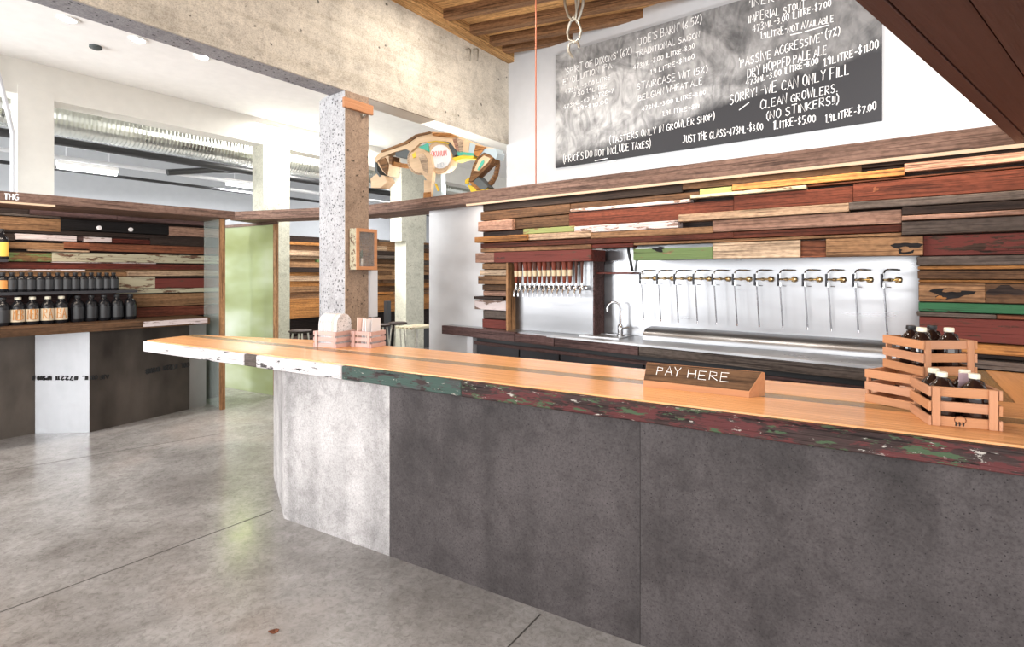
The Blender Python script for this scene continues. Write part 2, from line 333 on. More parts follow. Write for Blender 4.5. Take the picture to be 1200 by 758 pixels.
# ------------------------------------------------------------------ mesh building
class MB:
    def __init__(s): s.v = []; s.f = []
    def add(s, vs, fs):
        o = len(s.v); s.v += [Vector(v) for v in vs]; s.f += [tuple(i+o for i in f) for f in fs]; return s
    def hexa(s, p):            # 8 corners: lower four then upper four
        return s.add(p, [(3, 2, 1, 0), (4, 5, 6, 7), (0, 1, 5, 4), (1, 2, 6, 5), (2, 3, 7, 6), (3, 0, 4, 7)])
    def box(s, c, d, rz=0.0, ch=0.0):
        c = Vector(c); co, si = math.cos(rz), math.sin(rz); x, y, z = d[0]/2, d[1]/2, d[2]/2
        if ch:
            k = min(ch, x*.45, y*.45, z*.45)
            bm = bmesh.new(); bmesh.ops.create_cube(bm, size=1.0)
            for v in bm.verts: v.co = Vector((v.co.x*2*x, v.co.y*2*y, v.co.z*2*z))
            bmesh.ops.bevel(bm, geom=bm.edges[:], offset=k, segments=1, affect='EDGES')
            bm.verts.index_update()
            s.add([(c.x+v.co.x*co-v.co.y*si, c.y+v.co.x*si+v.co.y*co, c.z+v.co.z) for v in bm.verts], [[v.index for v in f.verts] for f in bm.faces])
            bm.free(); return s
        q = [(-x, -y), (x, -y), (x, y), (-x, y)]
        return s.hexa([(c.x+a*co-b*si, c.y+a*si+b*co, c.z+zz) for zz in (-z, z) for a, b in q])
    def prism(s, poly, z0, z1):
        ar = sum(poly[i][0]*poly[(i+1) % len(poly)][1]-poly[(i+1) % len(poly)][0]*poly[i][1] for i in range(len(poly)))
        if ar < 0: poly = list(reversed(poly))
        n = len(poly)
        return s.add([(p[0], p[1], z0) for p in poly]+[(p[0], p[1], z1) for p in poly],
                     [tuple(reversed(range(n))), tuple(range(n, 2*n))]+[(i, (i+1) % n, n+(i+1) % n, n+i) for i in range(n)])
    def sheet(s, poly, d):     # extrude a 3-D polygon by vector d
        n = len(poly); P = [Vector(p) for p in poly]; d = Vector(d)
        nn = Vector((0, 0, 0))
        for i in range(n): nn += P[i].cross(P[(i+1) % n])
        if nn.dot(d) > 0: P.reverse()
        return s.add(P+[p+d for p in P], [tuple(range(n)), tuple(reversed(range(n, 2*n)))]+[((i+1) % n, i, n+i, n+(i+1) % n) for i in range(n)])
    def tube(s, pts, r, seg=8, closed=False):
        P = [Vector(p) for p in pts]; n = len(P); rr = r if isinstance(r, (list, tuple)) else [r]*n
        vs = []; ref = None
        for i in range(n):
            if closed: t = P[(i+1) % n]-P[i-1]
            else: t = P[min(i+1, n-1)]-P[max(i-1, 0)]
            t.normalize()
            if ref is None:
                ref = t.orthogonal().normalized()
            ref = (ref-t*ref.dot(t))
            if ref.length < 1e-5: ref = t.orthogonal()
            ref.normalize(); bi = t.cross(ref)
            for k in range(seg):
                a = 2*math.pi*k/seg; vs.append(P[i]+(ref*math.cos(a)+bi*math.sin(a))*rr[i])
        fs = []
        for i in range(n if closed else n-1):
            j = (i+1) % n
            for k in range(seg): fs.append((i*seg+k, i*seg+(k+1) % seg, j*seg+(k+1) % seg, j*seg+k))
        if not closed: fs += [tuple(reversed(range(seg))), tuple(range((n-1)*seg, n*seg))]
        return s.add(vs, fs)
    def lathe(s, c, prof, seg=16):
        c = Vector(c); n = len(prof)
        vs = [(c.x+r*math.cos(2*math.pi*k/seg), c.y+r*math.sin(2*math.pi*k/seg), c.z+z) for r, z in prof for k in range(seg)]
        fs = [(i*seg+k, i*seg+(k+1) % seg, (i+1)*seg+(k+1) % seg, (i+1)*seg+k) for i in range(n-1) for k in range(seg)]
        fs += [tuple(reversed(range(seg))), tuple(range((n-1)*seg, n*seg))]
        return s.add(vs, fs)
WM = {}
def tag(o, label=None, cat=None, group=None, kind=None):
    if label: o['label'] = label
    if cat: o['category'] = cat
    if group: o['group'] = group
    if kind: o['kind'] = kind
    return o
def thing(name, label, cat, loc, rz=0.0, group=None):
    o = bpy.data.objects.new(name, None); COL.objects.link(o); o.empty_display_size = 0.1
    o.location = loc; o.rotation_euler = (0, 0, rz); WM[o] = (Vector(loc), rz)
    return tag(o, label, cat, group)
def build(name, mb, mat, parent=None, rz=None, smooth=False, base=False):
    xs = [v.x for v in mb.v]; ys = [v.y for v in mb.v]; zs = [v.z for v in mb.v]
    if rz is None: rz = WM[parent][1] if parent else 0.0
    ci, si = math.cos(-rz), math.sin(-rz)
    def rot(v, c, s_): return Vector((v.x*c-v.y*s_, v.x*s_+v.y*c, v.z))
    lv = [rot(v, ci, si) for v in mb.v]
    mn = Vector([min(v[i] for v in lv) for i in range(3)]); mx = Vector([max(v[i] for v in lv) for i in range(3)])
    cen = (mn+mx)/2
    if base: cen.z = mn.z
    me = bpy.data.meshes.new(name); me.from_pydata([v-cen for v in lv], [], mb.f); me.update()
    bm = bmesh.new(); bm.from_mesh(me); bmesh.ops.recalc_face_normals(bm, faces=bm.faces[:]); bm.to_mesh(me); bm.free()
    if mat: me.materials.append(M[mat] if isinstance(mat, str) else mat)
    if smooth:
        for p in me.polygons: p.use_smooth = True
        try: me.set_sharp_from_angle(angle=math.radians(40))
        except Exception: pass
    o = bpy.data.objects.new(name, me); COL.objects.link(o)
    wc = rot(cen, math.cos(rz), math.sin(rz))
    if parent:
        pc, pr = WM[parent]; o.parent = parent
        o.location = rot(wc-pc, math.cos(-pr), math.sin(-pr)); o.rotation_euler = (0, 0, rz-pr)
    else: o.location = wc; o.rotation_euler = (0, 0, rz)
    WM[o] = (wc, rz)
    return o
def kids(o): return [c for c in o.children]
def copy_tree(o, parent=None):
    c = o.copy(); COL.objects.link(c)
    if parent: c.parent = parent
    for ch in kids(o): copy_tree(ch, c)
    return c
def place(o, loc, rz=None, label=None, group=None):
    o.location = loc
    if rz is not None: o.rotation_euler = (0, 0, rz)
    return tag(o, label, None, group)
def struct(name, mb, mat, rz=0.0, label=None, cat=None, smooth=False):
    o = build(name, mb, mat, None, rz, smooth); o['kind'] = 'structure'
    return tag(o, label, cat)

# ------------------------------------------------------------------ handwriting
G = {'A': '0,0 1.6,6 3.4,0;.6,2.2 2.8,2.2', 'B': '0,0 .2,6 2.6,5.6 2.6,3.8 .3,3.2 3,2.4 2.8,.5 0,0', 'C': '3.2,5 2,6 .5,4.6 .2,1.6 1.4,0 3.2,.8',
     'D': '0,0 .2,6 2.4,5.2 3.2,3 2.2,.6 0,0', 'E': '3,6 .2,6 0,0 2.9,0;.2,3.1 2.4,3.2', 'F': '3,6 .2,6 0,0;.2,3.1 2.4,3.2', 'G': '3.2,5 2,6 .5,4.6 .2,1.6 1.4,0 3,.6 3,2.6 1.8,2.6',
     'H': '.1,6 0,0;3,6 2.9,0;0,3 3,3.2', 'I': '.5,6 .4,0', 'J': '1,6 3,6;2.2,6 2.1,1 1.2,0 .1,.8', 'K': '.1,6 0,0;2.9,6 .2,2.9 3,0', 'L': '.2,6 0,0 2.8,.1',
     'M': '0,0 .5,6 2,2 3.5,6 4,0', 'N': '0,0 .2,6 2.8,0 3,6', 'O': '1.6,6 .3,4.6 .2,1.5 1.5,0 3,1.5 3,4.6 1.6,6', 'P': '0,0 .2,6 2.6,5.5 2.6,3.6 .2,3', 'Q': '1.6,6 .3,4.6 .2,1.5 1.5,0 3,1.5 3,4.6 1.6,6;2,1.5 3.2,-.3',
     'R': '0,0 .2,6 2.6,5.5 2.6,3.7 .3,3.1 3,0', 'S': '3,5.2 1.6,6 .4,4.9 .8,3.5 2.6,2.6 2.9,1 1.4,0 .1,.8', 'T': '0,6 3.4,6;1.7,6 1.6,0', 'U': '.2,6 .2,1.2 1.5,0 2.8,1.2 3,6',
     'V': '0,6 1.6,0 3.2,6', 'W': '0,6 1,0 2,4 3,0 4,6', 'X': '0,6 3,0;3,6 0,0', 'Y': '0,6 1.5,3 3,6;1.5,3 1.3,0', 'Z': '0,6 3,6 0,0 3,0',
     '0': '1.5,6 .3,4.6 .2,1.5 1.5,0 2.8,1.5 2.8,4.6 1.5,6', '1': '.2,5 1.2,6 1.1,0', '2': '.2,4.8 1.4,6 2.8,4.8 2.2,3 .1,0 3,0', '3': '.3,5.4 1.6,6 2.7,4.8 1.2,3.2 2.8,1.8 1.6,0 .1,.6',
     '4': '2.2,0 2.3,6 0,2 3.2,2', '5': '2.8,6 .6,6 .4,3.4 2.2,3.6 2.8,1.6 1.4,0 .1,.5', '6': '2.4,6 .6,3.6 .2,1.4 1.4,0 2.7,1.4 1.8,3 .4,2', '7': '.1,6 2.9,6 1.1,0', '8': '1.5,3.2 .4,4.6 1.5,6 2.6,4.6 1.5,3.2 .2,1.4 1.5,0 2.8,1.4 1.5,3.2',
     '9': '2.6,4.4 1.4,3 .3,4.5 1.5,6 2.6,4.4 2.2,0', '(': '1.4,7 .3,4.6 .4,1.4 1.5,-1', ')': '.2,7 1.4,4.6 1.3,1.4 .1,-1', '!': '.5,6 .4,1.8;.4,.4 .4,0', '.': '.3,.4 .5,0', '-': '.2,3 2.2,3.1',
     '$': '2.8,5 1.4,5.6 .4,4.6 2.6,2 1.6,.6 .2,1.2;1.6,6.6 1.3,-.4', '%': '2.8,6 .2,0;.5,5.8 .1,4.8 .9,4.8 .5,5.8;2.5,1.2 2.1,.2 2.9,.2 2.5,1.2', '"': '.3,6.4 .2,5;1,6.4 .9,5', "'": '.4,6.4 .3,5', '#': '.9,6 .6,0;2.3,6 2,0;0,4 3,4;0,2 3,2', '_': '0,-1 3,-.9', ',': '.5,.6 .1,-1'}
def write(mb, text, p0, p1, h, proj, r, jit=0.25, flip=1, slant=0.0):
    """text along the line p0->p1 (image points on the surface given by proj), letters h pixels high"""
    adv = {' ': 2.0, 'I': 1.6, '.': 1.2, '!': 1.4, "'": 1.2, '1': 2.0, '(': 2.2, ')': 2.2, 'M': 5.0, 'W': 5.0, '"': 2.0, '-': 3.0}
    tot = sum(adv.get(c, 4.1) for c in text); x = 0.0
    for c in text:
        a = adv.get(c, 4.1); jy = R.uniform(-jit, jit); js = R.uniform(1-jit*.4, 1+jit*.35)
        if c in G:
            for st in G[c].split(';'):
                pts = []
                for q in st.split():
                    gx, gy = map(float, q.split(','))
                    u = (x+gx+slant*gy)/tot
                    pts.append(proj(p0[0]+(p1[0]-p0[0])*u, p0[1]+(p1[1]-p0[1])*u-flip*(gy*js+jy)/6*h))
                mb.tube(pts, r, 4)
        x += a
# ================================================================== STRUCTURE
ZB, ZC1, ZC2 = 3.245, 3.99, 4.34
LA = 3.945                                    # front face of the big beam (along A)
WW = 5.2                                      # white wall (along B)
struct('floor', MB().prism([(-16, -4.5), (9, -4.5), (9, 17), (-16, 17)], -0.1, 0), 'floor')
mb = MB()
for p, q in (((0, 717), (320, 598)), ((633.2, 719.5), (585, 768.5))):
    a = up(p[0], p[1], 0.001); b = up(q[0], q[1], 0.001); d = (b-a).normalized(); n = Vector((-d.y, d.x, 0))*0.0035
    if p[0] == 0: a -= d*1.5
    else: b += d*1.0
    mb.prism([(a-n).xy, (b-n).xy, (b+n).xy, (a+n).xy], 0.0, 0.0012)
a = up(0, 552, 0.001); b = up(258, 508, 0.001); d = (b-a).normalized(); n = Vector((-d.y, d.x, 0))*0.003; a -= d
mb.prism([(a-n).xy, (b-n).xy, (b+n).xy, (a+n).xy], 0.0, 0.0012)
struct('trim_1', mb, 'joint', label='dark saw-cut joint lines in the polished floor')
# wall behind the chalkboard, its return, ceilings
struct('wall_back', MB().prism([pab(LA+0.03, WW), pab(-6.5, WW), pab(-6.5, WW+0.25), pab(LA+0.03, WW+0.25)], 0, ZC2+0.2), 'whitewall', ang(-A))
mb = MB()
for px in (682.5, 803.5, 972): 
    p = plxz(px, 2.0, B, WW).xy; q = -A*0.002; mb.prism([p-q, p+q, p+q-B*0.002, p-q-B*0.002], 1.0, 2.75)
struct('trim_2', mb, 'conduit', label='fine vertical panel joints in the white wall')
# main beam
mb = MB().prism([pab(LA, -7), pab(LA, WW), pab(LA+.02, WW), pab(LA+.02, -7)], ZB, ZC2+0.1)
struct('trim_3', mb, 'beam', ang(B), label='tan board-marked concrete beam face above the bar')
struct('trim_8', MB().prism([pab(LA+.02, 3.05), pab(LA+.02, WW+.2), pab(LA+.24, WW+.2), pab(LA+.24, 3.05)], ZB, ZC2+0.1), 'plaster', ang(B), label='beam underside right of the column, coloured white to look lit')  # lit stretch of the underside, brightness put into its white colour
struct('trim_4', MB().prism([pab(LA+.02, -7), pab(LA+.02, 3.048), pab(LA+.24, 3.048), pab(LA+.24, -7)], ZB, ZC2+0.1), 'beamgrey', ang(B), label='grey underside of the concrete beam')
# white ceiling of the left room, frame, far room
struct('ceiling_left', MB().prism([pab(LA+.24, -7), pab(LA+.24, 16), pab(7.8, 16), pab(7.8, -7)], ZC1, ZC1+0.2), 'whiteceil', ang(B))
struct('trim_5', MB().prism([pab(7.8, -7), pab(7.8, 16), pab(8.1, 16), pab(8.1, -7)], 3.60, ZC1+0.5), 'plaster', ang(B), label='white beam over the openings behind the display')
def fcol(name, px0, px1, mat, lab, haunch=False):
    p = pl(px0, HY, A, 7.8); q = pl(px1, HY, A, 7.8); b0 = p.xy.dot(B); b1 = q.xy.dot(B)
    mb = MB()
    if not haunch: mb.prism([pab(7.79, b0), pab(7.79, b1), pab(8.12, b1), pab(8.12, b0)], 0, 3.7)
    else:
        wd = b1-b0
        mb.prism([pab(7.79, b0), pab(7.79, b1), pab(8.12, b1), pab(8.12, b0)], 2.25, 3.7)
        mb.prism([pab(7.79, b0+wd*.18), pab(7.79, b1-wd*.1), pab(8.12, b1-wd*.1), pab(8.12, b0+wd*.18)], 0, 2.25)
    struct(name, mb, mat, ang(B), lab)
fcol('column_1', 20, 63, 'plaster', 'white column rising behind the display at far left')
fcol('column_2', 308, 339, 'greencol', 'white column between the green glass door and the far cladding')
fcol('column_3', 470, 499, 'greencol', 'old far column right of the bar column, wider above the ledge', True)
struct('ceiling_far', MB().prism([pab(8.1, -8), pab(8.1, 18), pab(13, 18), pab(13, -8)], 4.6, 4.8), 'whiteceil', ang(B))
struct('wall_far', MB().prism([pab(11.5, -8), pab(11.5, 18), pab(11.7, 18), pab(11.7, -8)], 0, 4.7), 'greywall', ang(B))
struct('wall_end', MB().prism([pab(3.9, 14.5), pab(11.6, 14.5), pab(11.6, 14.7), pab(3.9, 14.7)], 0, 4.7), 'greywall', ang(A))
# bar column
C0 = pab(LA, 2.79)
poly = [pab(LA, 2.79), pab(LA, 3.04), pab(LA+.24, 3.04), pab(LA+.24, 2.79)]
# faces have different finishes: a tan slab on the right side, speckled body
struct('column_4', MB().prism([pab(LA+.012, 2.79), pab(LA+.012, 3.04), pab(LA+.50, 3.04), pab(LA+.50, 2.85), pab(LA+.23, 2.79)], 0, ZB+.02), 'colgrey', ang(B), label='speckled grey concrete column behind the bar')
struct('trim_6', MB().prism([pab(LA, 2.79), pab(LA, 3.04), pab(LA+.014, 3.04), pab(LA+.014, 2.79)], 0, ZB+.0), 'coltan', ang(B), label='tan plastered face of the bar column')
# wooden ceiling: decking between laminated joists
JD = unit(-1590, 602); JN = Vector((-JD.y, JD.x))
o0 = pab(LA-.02, WW-.02)
mb = MB().prism([pab(LA, -3), pab(LA, WW+.1), pab(-7, WW+.1), pab(-7, -3)], ZC2+.08, ZC2+.25)
ceil = struct('ceiling', mb, 'ceil', ang(JD), label='warm timber plank ceiling above the bar')
# ================================================================== CEILING TIMBERS
for (px, py), l in zip(((469, 0.5), (515, 21.5), (546, 38), (569, 51), (584, 60)), (
        'brown ceiling joist, farthest from the white wall of those in view', 'brown ceiling joist, fourth out from the white wall',
        'brown ceiling joist, third out from the white wall', 'brown ceiling joist, second out from the white wall',
        'brown ceiling joist tight in the corner by the white wall')):
    p = pl(px, py, A, LA-0.01).xy; e = p-JD*5.0; n = JN*0.045
    tag(build('ceiling_joist', MB().prism([p-n, p+n, e+n, e-n], ZC2-.02, ZC2+.085), 'ceild', None, ang(JD)), l, 'joist', 'ceiling joists')
mb = MB().prism([pab(LA-.09, -3), pab(LA-.09, WW), pab(LA, WW), pab(LA, -3)], ZC2-.07, ZC2+.09)
struct('trim_7', mb, 'ceil', ang(B), label='timber wall plate along the top of the beam')
# ================================================================== LEDGES AND CANOPY
ZL0, ZL1 = 2.29, 2.40
a_of = lambda p: p.xy.dot(A)
cor = pl(425, HY, B, 3.77).xy
aR = -2.7
t = build('wood_ledge', MB().prism([cor, pab(aR, 3.77), pab(aR, 4.19), pab(a_of(pl(425, HY, B, 3.77))+.1, 4.19)], ZL0, ZL1), 'ledge', None, ang(-A))
tag(t, 'long weathered plank ledge over the bar taps, carrying the scrap-wood bison', 'ledge')
h0 = Vector((-3.58, 6.6)); hd = (cor-h0).normalized(); hn = Vector((-hd.y, hd.x))
if hn.y < 0: hn = -hn
t = build('wood_header', MB().prism([h0-hd*.05, cor-hd*.005, cor-hd*.005+hn*.36, h0-hd*.05+hn*.36], ZL0, ZL1), 'ledge', None, ang(hd))
tag(t, 'short plank header between the display ledge and the bar column', 'header')
ZD = 2.34
t = build('display_ledge', MB().prism([ebn(-2.2, 6.43), ebn(2.51, 6.43), ebn(2.51, 7.11), ebn(-2.2, 7.11)], ZD-.085, ZD), 'ledge', None, ang(E))
tag(t, 'thick brown ledge above the bottle display, chalked with three letters', 'ledge')
mb = MB(); write(mb, 'THG', (5, 233.5), (23, 234.5), 7, lambda x, y: pl(x, y, NB, 6.427), 0.006, 0.1)
build('chalk_letters', mb, 'chalk', t)
tag(build('led_strip', MB().prism([ebn(-1.0, 6.46), ebn(e0 := pl(65, HY, NB, 6.46).xy.dot(E), 6.46), ebn(e0, 6.48), ebn(-1.0, 6.48)], ZD-.102, ZD-.085), 'led', None, ang(E)), 'short glowing light strip under the display ledge', 'light strip')
aL = pl(547, HY, B, 3.8).xy.dot(A)
tag(build('led_strip', MB().prism([pab(aL, 3.79), pab(-2.0, 3.79), pab(-2.0, 3.81), pab(aL, 3.81)], ZL0-.018, ZL0), 'led', None, ang(-A)), 'long glowing light strip under the ledge above the taps', 'light strip')
def strip_lamp(nm, p, q, power, rot, col, wd=.03):
    l = bpy.data.lights.new(nm, 'AREA'); l.shape = 'RECTANGLE'; l.size = (q-p).length; l.size_y = wd; l.energy = power; l.color = col
    o = bpy.data.objects.new(nm, l); COL.objects.link(o); o.location = (p+q)/2
    o.rotation_euler = (Matrix.Rotation(math.atan2((q-p).y, (q-p).x), 3, 'Z') @ Matrix.Rotation(rot, 3, 'X')).to_euler()
strip_lamp('led_glow', V3(pab(aL, 3.785), ZL0-.022), V3(pab(-2.0, 3.785), ZL0-.022), 11, math.radians(10), (1.0, 0.80, 0.60))
strip_lamp('led_glow', V3(ebn(-1.0, 6.47), ZD-.106), V3(ebn(e0, 6.47), ZD-.106), 14, math.radians(20), (1.0, 0.84, 0.68))
tag(build('uplight_strip', MB().prism([pab(aL+1.1, 4.12), pab(-2.4, 4.12), pab(-2.4, 4.16), pab(aL+1.1, 4.16)], ZL1, ZL1+.02), 'led', None, ang(-A)), 'light strip lying on top of the long ledge, washing the white wall', 'light strip')
strip_lamp('wall_wash', V3(pab(-.6, 4.1), ZL1+.03), V3(pab(-2.4, 4.1), ZL1+.03), 34, math.radians(140), (1.0, 0.98, 0.96))
strip_lamp('wall_wash', V3(pab(aL+1.1, 4.14), ZL1+.03), V3(pab(aL, 4.14), ZL1+.03), 9, math.radians(175), (1.0, 0.98, 0.96))  # added left run, aimed up to brighten the beam underside and bison
strip_lamp('wall_wash', V3(pab(aL, 4.14), ZL1+.03), V3(pab(-.6, 4.14), ZL1+.03), 12, math.radians(140), (1.0, 0.98, 0.96))
D = unit(765, 602); DN = Vector((D.y, -D.x))
can = thing('wood_canopy', 'dark red-brown board canopy hanging over the right end of the bar', 'canopy', V3(up(1177, 161, ZL0).xy, ZL0), ang(D))
n0 = up(1002, 0, ZL0).xy.dot(DN); nn = n0
for k, wd in enumerate((.05, .13, .14, .13, .15, .13, .14, .15, .14, .16, .15, .15)):
    g = 0.005
    q = [(nn, -1.2), (nn+wd-g, -1.2)]
    te = lambda n: (3.765-n*DN.dot(B))/D.dot(B)
    poly = [D*(-0.6)+DN*nn, D*(-0.6)+DN*(nn+wd-g), D*te(nn+wd-g)+DN*(nn+wd-g), D*te(nn)+DN*nn]
    build('canopy_board', MB().prism(poly, ZL0+(.004 if k % 2 else 0), ZL0+.03), 'soffit', can)
    nn += wd
poly = [D*(-0.6)+DN*(n0+.01), D*(-0.6)+DN*nn, D*te(nn)+DN*nn, D*te(n0+.01)+DN*(n0+.01)]
build('backing_panel', MB().prism(poly, ZL0+.03, ZL0+.09), 'soffit', can)
# ================================================================== PLANK WALL BEHIND THE TAPS
WF = 3.90
RZA = ang(-A)
pw = thing('plank_wall', 'wall of mixed reclaimed boards behind the bar, around the steel tap panels', 'wood cladding', V3(plxz(860, 0, B, WF).xy, 1.07), RZA)
def bz(xl, xr, z0, z1, mat, prot=0.0, par=None):
    f = WF-prot
    p = plxz(xl, 0, B, f).xy; q = plxz(xr, 0, B, f).xy
    a0, a1 = p.dot(A), q.dot(A)
    mb = MB(); c = pab((a0+a1)/2, (f+3.95)/2)
    mb.box((c.x, c.y, (z0+z1)/2), (abs(a1-a0), 3.95-f, z1-z0-.004), RZA, ch=.003)
    return build('board', mb, mat, par or pw)
XE = 1290
rows = [(566, 800, 2.218, 2.29, 'dark', 0), (800, 1010, 2.235, 2.29, 'brown', 0), (1010, XE, 2.262, 2.29, 'dark', .0),
 (563, 668, 2.125, 2.216, 'brown', .01), (668, 820, 2.165, 2.216, 'brown', .0), (668, 809, 2.135, 2.163, 'white', .03), (820, 858, 2.165, 2.228, 'lime', .025), (809, 945, 2.158, 2.185, 'mottle', .05),
 (858, 1060, 2.187, 2.235, 'orange', .05), (1060, XE, 2.205, 2.260, 'pink', .05), (945, XE, 2.172, 2.185, 'rust', .03),
 (560, 600, 2.015, 2.115, 'pink', .06), (600, 667, 2.02, 2.12, 'brown', .02), (667, 860, 2.01, 2.133, 'redbrown', .02), (860, 1000, 2.049, 2.156, 'redbrown', .025), (1000, XE, 2.052, 2.170, 'redbrown', .03),
 (566, 613, 1.965, 2.013, 'dark', .0), (613, 673, 1.965, 2.016, 'lime', .04), (673, 795, 1.948, 2.008, 'white', .05), (795, 995, 1.99, 2.047, 'pale', .07), (995, XE, 1.998, 2.049, 'grey', .07),
 (556, 618, 1.905, 1.962, 'orange', .09), (618, 692, 1.905, 1.962, 'pale', .07), (692, 835, 1.895, 1.946, 'tan', .06), (835, 1057, 1.902, 1.988, 'pink', .05),
 (1057, XE, 1.946, 1.996, 'dark', .07), (1057, XE, 1.914, 1.944, 'pink', .10), (1057, XE, 1.829, 1.912, 'grey', .08),
 (563, 860, 1.852, 1.902, 'redbrown', .03), (860, 1057, 1.852, 1.900, 'redbrown', .03), (563, 692, 1.810, 1.850, 'tan', .06), (692, 742, 1.815, 1.850, 'red', .04), (742, 1057, 1.828, 1.850, 'tan', .03),
 (557, 579, 1.708, 1.805, 'pink', .10), (742, 835, 1.705, 1.80, 'green', .05), (835, 938, 1.708, 1.826, 'cream', .04), (938, 968, 1.708, 1.822, 'rust', .02), (968, 1082, 1.708, 1.826, 'tan', .06), (1082, XE, 1.706, 1.826, 'redpaint', .02),
 (565, 593, 1.645, 1.705, 'tan', .03), (562, 593, 1.586, 1.640, 'cream', .05), (560, 593, 1.50, 1.582, 'tan', .06), (565, 593, 1.44, 1.496, 'brown', .03), (566, 593, 1.385, 1.437, 'pink', .02), (555, 590, 1.352, 1.382, 'dark', .07), (556, 593, 1.25, 1.348, 'white', .04), (566, 593, 1.165, 1.246, 'grey', .02), (565, 593, 1.072, 1.16, 'redpaint', .02),
 (1075, XE, 1.65, 1.704, 'grey', .04), (1076, XE, 1.625, 1.648, 'orange', .02), (1076, XE, 1.57, 1.623, 'brown', .03), (1077, XE, 1.55, 1.568, 'orange', .02), (1077, 1155, 1.437, 1.548, 'tan', .03), (1155, XE, 1.437, 1.548, 'brown', .03),
 (1077, XE, 1.38, 1.435, 'deepgreen', .03), (1075, 1168, 1.352, 1.378, 'grey', .06), (1168, XE, 1.352, 1.378, 'rust', .05), (1078, XE, 1.214, 1.350, 'redpaint', .02), (1078, XE, 1.157, 1.212, 'orange', .08), (1078, XE, 1.126, 1.155, 'dark', .0), (1078, XE, 1.072, 1.124, 'grey', .06)]
for r in rows: bz(*r)
def wpoly(x0, x1, w0, w1):
    a0 = plxz(x0, 0, B, w0).xy.dot(A); a1 = plxz(x1, 0, B, w0).xy.dot(A)
    return [pab(a0, w0), pab(a1, w0), pab(a1, w1), pab(a0, w1)]
mb = MB(); mb.prism(wpoly(568, XE, 3.952, 3.99), 1.83, 2.288)
mb.prism(wpoly(568, 597, 3.952, 3.99), 0.0, 1.83); mb.prism(wpoly(1078, XE, 3.952, 3.99), 0.0, 1.83)
build('backing_panel', mb, 'dark', pw)
# knot holes: dark inlays on two boards and the green one
def knot(px, py, rx, rz_, prot, mat='black'):
    mb = MB(); c = pl(px, py, B, WF-prot-.002); n = 18; pts = []
    for k in range(n):
        a = 2*math.pi*k/n; rr = 1+0.28*math.sin(3*a+px)+0.15*math.sin(5*a)
        pts.append(c+V3(-A, 0)*(rx*rr*math.cos(a))+Z3*(rz_*rr*math.sin(a)))
    mb.sheet(pts, V3(B, 0)*.004); build('knot_hole', mb, mat, pw)
knot(772, 292, .042, .020, .05); knot(1062, 290, .060, .034, .06); knot(1063, 292, .035, .016, .061, 'tan'); knot(1113, 344, .085, .030, .03); knot(1115, 340, .04, .012, .031, 'tan'); knot(1102, 349, .025, .01, .031, 'orange'); knot(1178, 341, .075, .025, .03, 'dark'); knot(1026, 222, .014, .014, .03, 'rust')
# red shelf box above the small tap panel
bx = thing('shelf_box', 'dark red plank box above the row of red tap handles', 'shelf', V3(plxz(640, 0, B, 3.8).xy, 1.71), RZA)
build('front_board', MB().prism(wpoly(579, 692, 3.80, 3.825), 1.708, 1.805), 'redpaint', bx)
mb = MB(); mb.prism(wpoly(579, 692, 3.826, 4.1), 1.708, 1.725); mb.prism(wpoly(579, 692, 3.826, 4.1), 1.79, 1.805)
build('shelf_board', mb, 'red', bx)
q = wpoly(689, 692, 3.826, 4.1); build('end_board', MB().prism(q, 1.725, 1.79), 'red', bx)
# tap panels
tp = thing('tap_panel', 'small polished steel panel behind the red tap handles', 'steel panel', V3(plxz(650, 0, B, 3.96).xy, 1.07), RZA)
build('steel_sheet', MB().prism(wpoly(596, 695, 3.955, 3.97), 1.072, 1.709), 'steelgrey', tp)
a1 = plxz(695, 0, B, 3.955).xy.dot(A)
build('side_panel', MB().prism([pab(a1, 3.957), pab(a1-.012, 3.957), pab(a1-.012, 4.145), pab(a1, 4.145)], 1.072, 1.709), 'mauve', tp)
a0 = plxz(593, 0, B, 3.83).xy.dot(A)
build('frame_post', MB().prism([pab(a0, 3.83), pab(a0-.022, 3.83), pab(a0-.022, 3.953), pab(a0, 3.953)], 1.07, 1.706), 'oak', tp)
WS = 4.15
bs = build('steel_backsplash', MB().prism(wpoly(706, 1100, WS, WS+.02), 1.07, 1.86), 'steel', None, RZA)
tag(bs, 'wide brushed steel backsplash behind the row of brass fill taps', 'backsplash')
tag(build('sink_shelf', MB().prism(wpoly(698, 741, 4.0, 4.149), 1.60, 1.615), 'redpaint', None, RZA), 'thin dark red shelf board beside the sink tap', 'shelf')
c = [pl(736, 288, B, 4.1), pl(737, 296, B, 4.08), pl(739, 306, B, 4.09), pl(741, 317.5, B, 4.12)]
tag(build('black_hose', MB().tube(c, .013, 8), 'blackplastic', None, RZA, True), 'short black hose hanging above the dark red shelf', 'hose')
# ================================================================== BACK COUNTER
ZC = 1.07
f0 = up(517.5, 381.25, ZC).xy; f1 = up(1000, 427.5, ZC).xy; fd = (f1-f0).normalized(); fn = Vector((-fd.y, fd.x))
if fn.y < 0: fn = -fn
aRet = bar(up(1055, 460, 1.07).xy.dot(BD), 2.86).dot(A)+.004
fe = f0+fd*((aRet-f0.dot(A))/fd.dot(A))
bc = thing('back_counter', 'steel-topped service counter with weathered plank edge under the taps', 'counter', V3((f0+fe)/2, 0), ang(fd))
bk0 = pab(a_of(V3(f0, 0)), WS-.003)
poly = [f0+fn*.045, fe+fn*.045, pab(aRet, WS-.003), pab(f0.dot(A)+.06, WS-.003), f0+fn*.10]
build('worktop', MB().prism(poly, ZC-.05, ZC), 'steel', bc)
def along(u, v): return f0+fd*u+fn*v
Lc = (fe-f0).length
seams = [0, .98, 1.42, 2.2, Lc]
